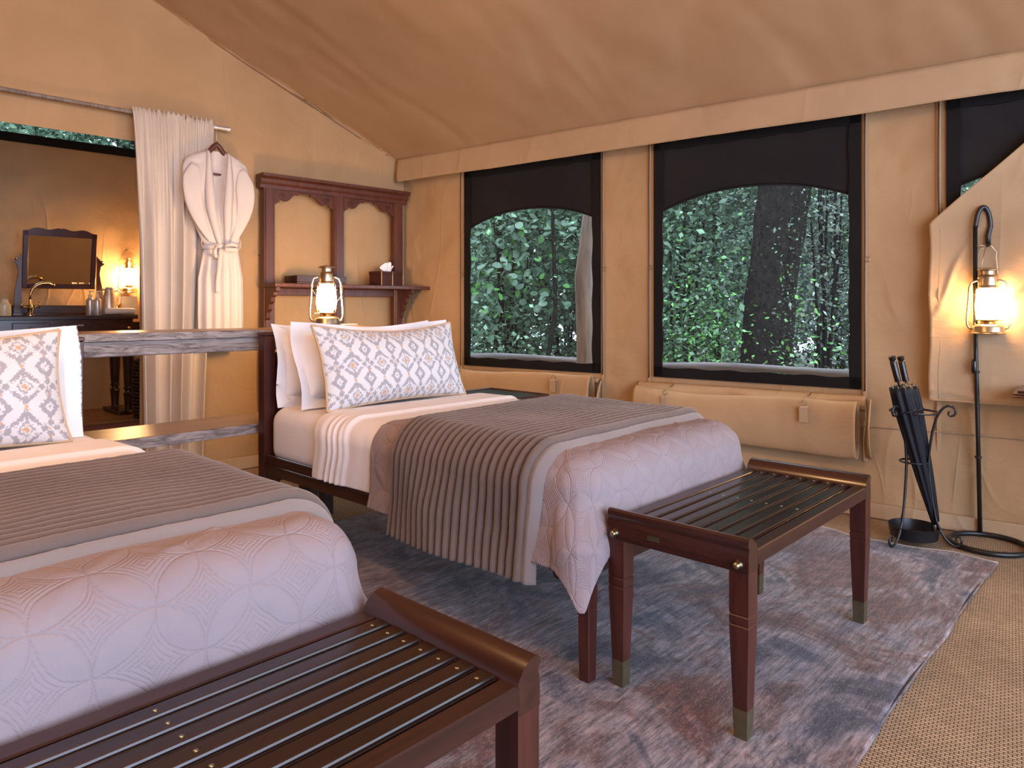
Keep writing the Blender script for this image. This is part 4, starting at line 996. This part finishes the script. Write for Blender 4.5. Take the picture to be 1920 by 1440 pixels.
roll(RW(1190, 720, .1)[0], RW(1606, 745, .1)[0], RW(1400, 742, .1)[1]+.01, RW(1600, 855, .1)[1], 'tan canvas window cover rolled up below the window showing the tree trunk', .12)

def flap():
    off = .05; xl = RW(1743, 600, off)[0]; zb = RW(1743, 750, off)[1]; z0 = RW(1745, 420, off)[1]; xd, zd = RW(1920, 268, off)
    xr = W3[1]+.10; n, m_ = 110, 120; K, J = np.meshgrid(np.linspace(0, 1, n), np.linspace(0, 1, m_), indexing='ij')
    ztop = 2.14; Z = zb+(ztop-zb)*K
    sl = (xd-xl)/(zd-z0); XL = np.where(Z > z0, xl+sl*(Z-z0), xl)+.004*np.sin(Z*14); X = XL+(xr-XL)*J
    Y = -off-.022*fbm(X, Z, .4, 3)*np.clip(J*8, .3, 1)-.022*creases(X, Z, .38, 2)-.02*np.exp(-J*14)
    o = thing('window_flap', 'unzipped tan canvas window flap hanging behind the crook stand', 'window flap', (CC.x, CC.y, 0), A_RW)
    solid(link('flap_panel', grid_mesh('flap_panel', X, Y, Z, M_canvas_edge), o), .005)
    MB().tube([(X[0, j], Y[0, j]-.004, zb+.005) for j in range(0, m_, 2)], .006, 6).build('hem', M_canvas_edge, o, smooth=True)
    MB().tube([(X[i, 0]+.045, Y[i, 6]-.002, Z[i, 0]) for i in range(0, int(n*(z0-zb)/(ztop-zb)), 2)], .0025, 5).build('hem', M_canvas_edge, o, smooth=True)
flap()
# bedside table beyond the bed
def bedside():
    r = thing('bedside_table', 'bedside table with dark inset top and wooden rim between bed and window wall', 'table', bedp(1.16, 1.55), A_BED)
    h = .615; w_, d_ = .50, .52
    MB().box(.0, w_, 0, d_, h-.03, h-.008, .003).build('table_top', M_mahog, r)
    MB().box(.018, w_-.018, .018, d_-.018, h-.008, h-.004, .0).build('leather_inset', M_green, r)
    for a in ((0, w_, 0, .018), (0, w_, d_-.018, d_), (0, .018, .018, d_-.018), (w_-.018, w_, .018, d_-.018)): MB().box(*a, h-.008, h+.006, .002).build('rim', M_mahog, r)
    MB().box(.03, w_-.03, .03, d_-.03, h-.10, h-.031, .003).build('apron', M_mahog, r)
    for x in (.02, w_-.06):
        for y in (.02, d_-.06): MB().box(x, x+.04, y, y+.04, 0, h-.031, .003, taper=.8).build('leg', M_mahogz, r)
bedside()
def desk():
    zt = .765; c = ON(1899, 737, zt)
    r = thing('writing_desk', 'corner of a dark wooden desk at the right edge beside the crook stand', 'desk', (c.x, c.y, 0), A_RW-.03)
    MB().prism([(0, zt-.022), (0, zt-.016), (.010, zt-.010), (.010, zt-.004), (.016, zt), (.33, zt), (.33, zt-.022)], .0, .95, 'x').build('desk_top', M_mahog, r)
    MB().box(.016, .93, .02, .32, zt+.0, zt+.010, .002).build('desk_top_panel', M_mahog, r)
    MB().box(.05, .90, .035, .31, zt-.075, zt-.023, .003).build('apron', M_dark, r)
    for x in (.22, .85):
        for y in (.05, .25): MB().box(x, x+.045, y, y+.045, 0, zt-.07, .003, taper=.7).build('leg', M_darkz, r)
desk()

# ------------------------------------------------------------------ washstand and its things
WF = -1.55; WOF = CC+NH*WF
def ws(px, py, off): x, z = HW(px, py, off); return x, z
ZC = HW(130, 592, WF)[1]
wx1 = HX(259, 592, WF); wx0 = wx1-1.55
wsd = thing('washstand', 'dark mahogany washstand with two drawers and turned legs in the bathroom', 'washstand', hwp(0, WF, 0), A_HW)
MB().prism([(0, ZC-.03), (0, ZC-.008), (.008, ZC), (.54, ZC), (.54, ZC-.03)], wx0, wx1, 'x').build('counter_top', M_dark, wsd)
MB().box(wx0+.02, wx1-.02, .515, .538, ZC, ZC+.085, .003).build('splashback', M_dark, wsd)
MB().box(wx0+.03, wx1-.03, .03, .52, ZC-.17, ZC-.031, .003).build('carcass', M_mahog, wsd)
for pa, pb, kp in ((24, 95, 59), (210, 290, 242)):
    a, b = HX(pa, 605, WF), HX(pb, 605, WF); dr = MB().box(a, b, .018, .03, ZC-.155, ZC-.055, .004).build('drawer', M_mahog, wsd)
    kx = HX(kp, 613, WF); MB().lathe([(0, 0), (.006, 0), (.006, .010), (.015, .015), (.017, .021), (.012, .027), (0, .028)], 14).build('knob', M_gold, dr, smooth=True).matrix_local = Matrix.Translation((kx, .018, ZC-.105)) @ Matrix.Rotation(PI/2, 4, 'X')
MB().box(HX(147, 606, WF), HX(159, 606, WF), .026, .030, ZC-.085, ZC-.072, 0).build('name_plate', M_oldbrass, wsd)
tl = [(0, 0), (.045, 0), (.05, .02), (.03, .035), (.028, .05), (.036, .16), (.042, .17), (.03, .18), (.026, .20), (.040, .215), (.030, .23), (.034, .26), (.045, .50), (.05, .56), (.05, .66), (0, .66)]
for x, y in ((HX(242, 700, WF-.04), .06), (wx0+.08, .06), (HX(242, 700, WF-.04), .46), (wx0+.08, .46)):
    k = (ZC-.165-BF)/.66; MB().lathe([(a, BF+b*k) for a, b in tl], 20, (x, y, 0)).build('turned_leg', M_darkz, wsd, smooth='auto')
MB().box(HX(242, 700, WF-.04)-.09, HX(242, 700, WF-.04)+.12, .02, .50, BF+.001, BF+.03, .006).build('stretcher_foot', M_darkz, wsd)
# mirror
MOF = WF-.40
mxl, mxr = HX(42, 500, MOF), HX(180, 500, MOF); mzt = HW(110, 432, MOF)[1]; mzb = HW(110, 545, MOF)[1]; mc = (mxl+mxr)/2; mw = (mxr-mxl)/2; mh = (mzt-mzb)
mt = thing('dressing_mirror', 'tilted mahogany framed mirror on carved supports standing on the washstand', 'mirror', hwp(mc, MOF, ZC), A_HW)
fr = struct('tmp'); bpy.data.objects.remove(fr)
zc = (mzt+mzb)/2-ZC; tilt = Matrix.Translation((0, 0, zc)) @ Matrix.Rotation(.14, 4, 'X') @ Matrix.Rotation(.0, 4, 'Z')
fw = .04; hh = mh/2-.015
f_ = []
f_.append(MB().box(-mw, -mw+fw, -.012, .012, -hh, hh, .004)); f_.append(MB().box(mw-fw, mw, -.012, .012, -hh, hh, .004)); f_.append(MB().box(-mw+fw, mw-fw, -.012, .012, -hh, -hh+fw, .004))
V = []; Fc = []; n = 44
for k in range(n+1):
    t = -1+2*k/n; zz = hh+.004+.024*(1-abs(t))**.5*(1 if abs(t) < .8 else .7)+.008*math.cos(t*PI*3.2)-.012*math.exp(-(t/.04)**2)
    x = t*mw*(1-.0); V += [(x, -.012, hh-fw if abs(x) < mw-fw+.001 else hh-fw), (x, -.012, zz), (x, .012, hh-fw), (x, .012, zz)]
for k in range(n):
    c = k*4; Fc += [(c, c+4, c+5, c+1), (c+2, c+3, c+7, c+6), (c+1, c+5, c+7, c+3), (c, c+2, c+6, c+4)]
f_.append(MB().add(V, Fc))
for m_ in f_: m_.build('mirror_frame', M_mahogz, mt).matrix_local = tilt
MB().box(-mw+fw-.004, mw-fw+.004, -.002, .004, -hh+fw-.004, hh-fw+.006, 0).build('mirror_glass', M_mirror, mt).matrix_local = tilt
for s in (-1, 1):
    pr = [(.0, .0), (.055, .0), (.05, .10), (.045, .20), (.03, .28), (.02, .34), (.03, .40), (.06, .425), (.035, .445), (.012, .47), (0, .485)]
    pts = [(s*(mw+.006+a), b*1.05) for a, b in pr]
    if s < 0: pts = pts[::-1]
    MB().prism(pts, -.012, .014, 'y').build('support', M_mahogz, mt)
    k = MB().lathe([(0, 0), (.01, 0), (.011, .006), (0, .012)], 12).build('pivot_knob', M_gold, mt, smooth=True); k.matrix_local = Matrix.Translation((s*(mw+.045), -.012, zc)) @ Matrix.Rotation(PI/2, 4, 'X')
MB().box(-mw-.07, mw+.07, -.035, .035, 0, .022, .004).build('base', M_mahog, mt)
# tap
def hw_on(px, off, z): x = HX(px, 590, off); return hwp(x, off, z)
tp = thing('basin_tap', 'polished brass mixer tap with swan neck spout on the washstand', 'tap', hw_on(57, WF-.22, ZC), A_HW-.2)
MB().lathe([(0, 0), (.026, 0), (.026, .008), (.016, .016), (.018, .045), (.024, .06), (.018, .075), (.012, .09), (.011, .13), (0, .13)], 18).build('tap_body', M_gold, tp, smooth='auto')
MB().tube([(0, 0, .12), (0, 0, .17), (.015, 0, .215), (.045, 0, .245), (.085, 0, .262), (.125, 0, .265), (.15, 0, .255), (.158, 0, .238)], [.010, .010, .012, .013, .014, .014, .015, .015], 12).build('spout', M_gold, tp, smooth=True)
for s in (-1, 1):
    h_ = MB().tube([(s*.015, 0, .06), (s*.055, 0, .082)], .009, 10)
    for a in (0, PI/2): h_.tube([(s*.06-.0*s, .026*math.cos(a), .085+.026*math.sin(a)), (s*.06, -.026*math.cos(a), .085-.026*math.sin(a))], .005, 8)
    h_.build('cross_handle', M_gold, tp, smooth=True)
# bottles
for i, px in enumerate((169, 183)):
    b_ = thing('soap_bottle', ['brushed metal pump bottle on the washstand, left one of the pair', 'brushed metal pump bottle on the washstand, right one beside the jug'][i], 'bottle', hw_on(px, WF-.13, ZC), A_HW, 'pump bottles')
    MB().lathe([(0, 0), (.027, 0), (.029, .004), (.029, .120), (.026, .134), (.014, .146), (.013, .155), (0, .155)], 20).build('bottle_body', M_steel, b_, smooth='auto')
    MB().lathe([(0, .155), (.015, .155), (.015, .172), (.006, .176), (.005, .196), (0, .196)], 14).box(-.008, .034, -.008, .008, .196, .206, .002).build('pump', M_card, b_, smooth='auto')
j = thing('vacuum_jug', 'polished steel jug with handle on the washstand below the hanging lantern', 'jug', hw_on(205, WF-.22, ZC), A_HW, None)
MB().lathe([(0, 0), (.058, 0), (.060, .006), (.057, .08), (.045, .17), (.036, .20), (.034, .215), (.038, .228), (0, .230)], 26).build('jug_body', M_steel, j, smooth='auto')
MB().tube([(.036, 0, .205), (.065, 0, .212), (.090, 0, .195), (.092, 0, .14), (.080, 0, .085), (.057, 0, .075)], .007, 8).build('handle', M_steel, j, smooth=True)
MB().lathe([(0, .230), (.030, .230), (.028, .240), (0, .244)], 20).box(-.058, -.028, -.012, .012, .212, .226, .004).build('lid', M_steel, j, smooth='auto')
t = thing('towel_tray', 'small dark tray holding a rolled white towel on the washstand', 'tray', hw_on(226, WF-.10, ZC), A_HW)
MB().box(-.13, .12, -.05, .05, 0, .008, .002).build('tray', M_dark, t)
t = thing('rolled_towel', 'rolled white face towel on the small washstand tray', 'towel', hw_on(226, WF-.10, ZC+.009), A_HW)
MB().tube([(-.12, 0, .026), (-.115, 0, .026), (-.05, 0, .027), (.06, 0, .027), (.105, 0, .026), (.112, 0, .026)], [.017, .024, .026, .026, .024, .018], 16).build('towel_roll', M_white, t, smooth=True)
t = thing('coffee_pot', 'small brass stovetop pot on the washstand beside the steel jug', 'pot', hw_on(220, WF-.24, ZC), A_HW)
MB().lathe([(0, 0), (.045, 0), (.046, .005), (.040, .05), (.034, .085), (.038, .10), (0, .105)], 18).build('pot_body', M_gold, t, smooth='auto')
t = thing('folded_card', 'ivory folded card standing at the right end of the washstand', 'card', hw_on(240, WF-.28, ZC), A_HW)
MB().prism([(-.02, 0), (.035, 0), (.006, .165), (.002, .165)], -.075, .075, 'x').build('card', M_card, t)
t = thing('cream_jar', 'cream ceramic jar at the left end of the washstand', 'jar', hw_on(8, WF-.15, ZC), A_HW)
MB().lathe([(0, 0), (.045, 0), (.048, .01), (.046, .085), (.030, .105), (.026, .125), (.030, .135), (0, .136)], 20).build('jar_body', M_ceram, t, smooth='auto')
LW = WF-.52
lx, lz = HW(242, 549, LW)
lantern('lit storm lantern hanging on the bathroom canvas behind the curtain edge', hwp(lx, LW, lz), A_HW, .33, 'up')
point('bathroom_fill', hwp(lx-.02, LW+.16, lz+.20), 9, (1.0, .62, .28), .05)  # added point light, boosts the hanging lantern's glow on the bathroom wall
MB().tube([(lx, -.02, lz+.39), (lx, .07, lz+.41)], .004, 6).build('wall_hook', M_iron, bbw, smooth=True).location = (0, LW-BACK if False else 0, 0)
# beaded basket
bk = thing('wicker_basket', 'dark woven wicker basket on the bathroom floor beside the curtain', 'basket', hwp(HX(283, 780, WF+.25), WF+.25, BF+.001), A_HW)
m_ = MB()
for i in range(17):
    z = .012+i*.028; R = .115+.012*math.sin(i/16*PI)
    m_.tube([((R+.006*math.cos(a*24+i*PI))*math.cos(a), (R+.006*math.cos(a*24+i*PI))*math.sin(a), z+.004*math.sin(a*24)) for a in np.linspace(0, 2*PI, 97)[:-1]], .0125, 5, closed=True)
m_.build('woven_side', M_dark, bk, smooth=True)
MB().lathe([(0, 0), (.11, 0), (.11, .01), (0, .01)], 20).build('basket_base', M_dark, bk)
MB().lathe([(.127, .47), (.06, .50), (.02, .515), (.012, .53), (.02, .545), (.012, .56), (0, .562)], 20).build('lid', M_dark, bk, smooth=True)
rx = HX(215, 790, -.9)
rr = link('bath_rug', grid_mesh('bath_rug', *[a.astype(float) for a in np.meshgrid(np.linspace(rx-.7, rx+.5, 20), np.linspace(.30, 1.1, 12))], np.full((12, 20), BF+.009), M_redrug), None, hwp(0, 0), A_HW); solid(rr, .008)
tag(rr, 'small dark red rug on the raised bathroom floor', 'rug')

# ------------------------------------------------------------------ outdoors
def leaves(n, box_, size, seed, shape='leaf', dense=None):
    g = np.random.default_rng(seed); c = box_(g, n); sz = size*(.6+.8*g.random(n))
    d = g.normal(size=(n, 3)); d[:, 2] = d[:, 2]*.5-.3; d /= np.linalg.norm(d, axis=1)[:, None]
    e = np.cross(d, g.normal(size=(n, 3))+np.array([0, 0, 1.5])); e /= np.linalg.norm(e, axis=1)[:, None]
    nr = np.cross(d, e)
    wd = .30 if shape == 'leaf' else .42
    P_ = [c, c+d*sz[:, None]*.45+e*(sz*wd)[:, None]+nr*(sz*.06)[:, None], c+d*sz[:, None], c+d*sz[:, None]*.45-e*(sz*wd)[:, None]+nr*(sz*.06)[:, None]]
    V = np.stack(P_, 1).reshape(-1, 3); q = np.arange(n)*4
    T = np.concatenate([np.stack([q, q+1, q+2], 1), np.stack([q, q+2, q+3], 1)])
    return V, T
def leaf_obj(name, V, T, m_, parent, kind='stuff'):
    me = bpy.data.meshes.new(name); me.vertices.add(len(V)); me.vertices.foreach_set('co', V.astype(np.float32).ravel())
    me.loops.add(T.size); me.loops.foreach_set('vertex_index', T.ravel().astype(np.int32)); me.polygons.add(len(T)); me.polygons.foreach_set('loop_start', np.arange(0, T.size, 3, dtype=np.int32))
    me.update(calc_edges=True); me.materials.append(m_); o = link(name, me, parent); o['kind'] = kind; return o
def blob(r, h, k=1.0, clumps=14, spread=.28):
    def f(g, n):
        cc = np.stack([g.normal(size=clumps)*r*.55, g.normal(size=clumps)*r*.55, h*(.12+.88*g.random(clumps))], 1)
        i = g.integers(0, clumps, n); p_ = cc[i]+g.normal(size=(n, 3))*spread; p_[:, 2] = np.maximum(p_[:, 2], .02); return p_
    return f
def bush(name, label, px, d, r, h, n, size, m_, seed, group, zb=-.35, clumps=14, spread=.3, singles=0, stems=7):
    x = (px-960)/F*d; b_ = thing(name, label, name.replace('_', ' ').split()[-1], (x, d, zb), 0, group)
    g = random.Random(seed); s_m = MB()
    for k in range(stems):
        a = g.random()*6.28; l = h*(.6+.35*g.random()); lean = r*.6*g.random()
        pts = [(.08*math.cos(a), .08*math.sin(a), 0)]+[(lean*q*math.cos(a)+.06*g.uniform(-1, 1), lean*q*math.sin(a)+.06*g.uniform(-1, 1), l*q) for q in (.25, .5, .75, 1)]
        s_m.tube(pts, [.022, .018, .014, .010, .006], 6)
    s_m.build('branches', M_bark, b_, smooth=True)
    V, T = leaves(n, blob(r, h, clumps=clumps, spread=spread), size, seed); leaf_obj('foliage', V, T, m_, b_)
    if singles:
        protos = []
        for k in range(4):
            s = size*(1.05+.15*k); V = [(0, 0, 0), (.30*s, .10*s, .02*s), (.46*s, .45*s, .05*s), (.30*s, .8*s, .02*s), (0, 1.02*s, -.06*s), (-.30*s, .8*s, .02*s), (-.46*s, .45*s, .05*s), (-.30*s, .10*s, .02*s), (0, .5*s, -.02*s)]
            protos.append(mesh('leaf', V, [(8, i, i+1) for i in range(7)]+[(8, 7, 0)], [M_leaf, M_leafb, M_leaf, M_leafp][k], False))
        for k in range(singles):
            ppx, ppy = g.uniform(*LR[0]), g.uniform(*LR[1]); dd = d-r*.5-g.random()*.5
            q = AT(ppx, ppy, dd)-Vector((x, d, zb)); o = link('leaf', protos[k % 4], b_, q)
            o.rotation_euler = (g.uniform(.2, 1.5), g.uniform(-.7, .7), g.uniform(-2, 2)); 
    return b_
M_leafb = leafmat('bright_leaf', (.10, .30, .06), (.13, .34, .10)); M_leafp = leafmat('waxy_leaf', (.16, .27, .19), (.22, .33, .25))
for o_ in (0,):
    gx, gy = np.meshgrid(np.linspace(-14, 16, 30), np.linspace(-4, 26, 30)); g_ = link('ground', grid_mesh('ground', gx, gy, -.42+.1*vnoise(gx, gy, 2), M_soil)); g_['kind'] = 'structure'
LR = ((872, 1070), (410, 600))
bush('broadleaf_bush', 'bush with broad pale green leaves outside the window nearest the corner', 960, 9.0, 1.0, 3.4, 9000, .075, M_leaf, 3, 'shrubs outside the windows', spread=.34, clumps=22, singles=280)
SH = [(1045, 11, 1.5, 4.5, 11000, .08, M_leaf2, 'dark green shrub behind the broad leaved bush'),
      (860, 12, 1.5, 4.6, 10000, .08, M_leaf2, 'shrub at the left side of the corner window view'),
      (1150, 10, 1.1, 4.4, 8000, .07, M_leaf2, 'shrub behind the pole between the two windows'),
      (1275, 8.6, .9, 4.2, 10000, .075, M_leaf, 'shrub with drooping mid green leaves left of the thick trunk'),
      (1290, 12, 1.6, 5.2, 12000, .08, M_leaf3, 'pale leaved shrub far behind the drooping shrub'),
      (1340, 7.6, .45, 1.5, 3500, .05, M_leafb, 'low bright green shrub at the foot of the thick trunk'),
      (1540, 8.2, .9, 4.4, 14000, .050, M_leaf3, 'shrub with fine silvery leaves right of the thick trunk'),
      (1560, 11.5, 1.6, 5.2, 13000, .07, M_leaf2, 'darker shrub far behind the silvery shrub'),
      (1430, 12.5, 1.6, 5.4, 11000, .08, M_leaf2, 'shrub directly behind the thick trunk'),
      (1680, 9.5, 1.2, 4.8, 11000, .07, M_leaf3, 'shrub outside the half covered window at the right'),
      (1850, 8.5, 1.3, 4.8, 12000, .075, M_leaf, 'leafy shrub seen above the open canvas flap'),
      (1960, 11, 1.6, 5.0, 8000, .08, M_leaf2, 'shrub outside beyond the right edge window')]
for i, (px, d, r, h, n, s, m_, lab) in enumerate(SH): bush('forest_shrub', lab, px, d, r, h, n, s, m_, 20+i, 'shrubs outside the windows', spread=.42, clumps=20)
# behind the bathroom slit window
for i, (px, d) in enumerate(((20, 9.5), (130, 9.5), (240, 9.8))):
    bush('forest_shrub', ['treetop seen at the left of the high bathroom slit', 'treetop seen in the middle of the high bathroom slit', 'treetop seen beside the curtain in the high bathroom slit'][i], px, d, 1.0, 4.6, 7000, .08, [M_leaf2, M_leaf, M_leaf3][i], 50+i, 'trees behind the bathroom', spread=.4, clumps=16)
for i in range(4): bush('forest_tree', ['tall forest tree behind the bathroom slit, %s' % w_ for w_ in ('far left', 'left of middle', 'right of middle', 'nearest the curtain')][i], -60+i*110, 13.5, 1.6, 8.5, 8000, .2, [M_leaf2, M_leaf3, M_leaf][i % 3], 95+i, 'far forest trees', spread=.7, clumps=22, stems=3)
for i in range(1, 7):
    px = 560+i*210; bush('forest_tree', ['tall dense forest tree far behind, %s' % w_ for w_ in ('', 'left part of the corner window view', 'middle of the corner window view', 'behind the pole and left edge of the middle window', 'behind the thick trunk', 'right edge of the middle window view', 'above the open canvas flap')][i], px, 16+1.0*(i % 2), 2.2, 9.0, 9000, .26, [M_leaf2, M_leaf3, M_leaf][i % 3], 80+i, 'far forest trees', spread=.8, clumps=26, stems=4)
def tree(label, pts, rad, seed, mt_=M_bark, ivy=0):
    b0 = Vector(pts[0]); t = thing('tree', label, 'tree', b0, 0, 'tree trunks outside the windows'); n = 28; V = []; Fc = []
    m_ = 40; P_ = [Vector(p_)-b0 for p_ in pts]
    for j in range(m_):
        q = j/(m_-1)*(len(P_)-1); i = min(int(q), len(P_)-2); f = q-i; c = P_[i].lerp(P_[i+1], f); R = rad[i]*(1-f)+rad[i+1]*f
        for k in range(n):
            a = 2*PI*k/n; rr = R*(1+.10*math.sin(a*3+j*.15+seed)+.05*math.sin(a*7+j*.5)+.03*math.sin(a*13-j*.9)); V.append((c.x+rr*math.cos(a), c.y+rr*math.sin(a), c.z))
    for j in range(m_-1):
        for k in range(n): Fc.append((j*n+k, j*n+(k+1) % n, (j+1)*n+(k+1) % n, (j+1)*n+k))
    MB().add(V, Fc).build('trunk', mt_, t, smooth=True)
    if ivy:
        g = np.random.default_rng(seed); q = g.random(ivy); a = g.normal(size=ivy)*.7-.2; i = np.minimum((q*(len(P_)-1)).astype(int), len(P_)-2); f = q*(len(P_)-1)-i
        PA = np.array([list(p_) for p_ in P_]); c = PA[i]*(1-f)[:, None]+PA[i+1]*f[:, None]; R = np.array(rad)[i]*(1-f)+np.array(rad)[i+1]*f+.015
        c = c+np.stack([R*np.cos(a), R*np.sin(a), 0*a], 1)
        Vv, T = leaves(ivy, lambda gg, nn: c, .035, seed); leaf_obj('moss_leaves', Vv, T, M_leaf, t)
    return t
d = 7.2
A0, A1, A2 = AT(1420, 900, d), AT(1440, 560, d), AT(1475, 340, d); A0.z = -.45; A3 = A2+(A2-A1)*1.6
tree('thick dark leaning tree trunk seen through the middle window', [A0, A1, A2, A3], [.26, .235, .235, .20], 1, ivy=2200)
for i, (px, d, r_, ln, lab) in enumerate(((1290, 10.5, .06, .12, 'thin dark sapling behind the drooping leaves in the middle window'), (1355, 9.8, .035, -.2, 'slender pale sapling just left of the thick trunk'), (1000, 8.0, .022, .5, 'thin bent stem low in the window nearest the corner'), (1585, 10, .05, -.3, 'thin trunk at the right side of the middle window'), (905, 8.6, .035, .45, 'thin leaning stem at the left of the corner window'))):
    b0 = Vector(((px-960)/F*d, d, -.45)); tree(lab, [b0, b0+Vector((ln*.5, 0, 1.6)), b0+Vector((ln*.4, .1, 3.2)), b0+Vector((ln*1.6, .2, 5.2))], [r_*1.3, r_, r_*.9, r_*.6], 3+i)
# tent pole outside and log rail
pp = [AT(px, py, 5.75) for px, py in ((1099, 760), (1101, 690), (1100, 600), (1096, 520), (1102, 470), (1108, 400), (1110, 345))]
b0 = Vector((pp[0].x, pp[0].y, -.42)); t = thing('tent_pole', 'weathered wooden tent pole outside the window nearest the corner', 'pole', b0)
MB().tube([(0, 0, 0)]+[q-b0 for q in pp], [.085, .085, .085, .085, .08, .075, .065, .06], 16).build('pole', M_pole, t, smooth=True)
MB().tube([pp[-1]-b0, pp[-1]-b0+Vector((0, 0, .25))], .012, 8).build('steel_pin', M_steel, t, smooth=True)
ra, rb = RW(882, 668, -1.0), RW(1595, 701, -1.0)
q = CC-NR*1.0
t = thing('log_rail', 'grey log handrail running outside below both windows', 'rail', (q.x, q.y, 0), A_RW)
xs = np.linspace(-1.2, 6.5, 50)
MB().tube([(x, .02*math.sin(x*2), ra[1]+(rb[1]-ra[1])*(x-ra[0])/(rb[0]-ra[0])+.012*math.sin(x*3)) for x in xs], [.031+.004*math.sin(i*.9) for i in range(50)], 12).build('log', M_log, t, smooth=True)
for x in (-1.0, 1.9, 5.6): MB().tube([(x, 0, -.42), (x, 0, ra[1]-.03)], .04, 10).build('post', M_log, t, smooth=True)
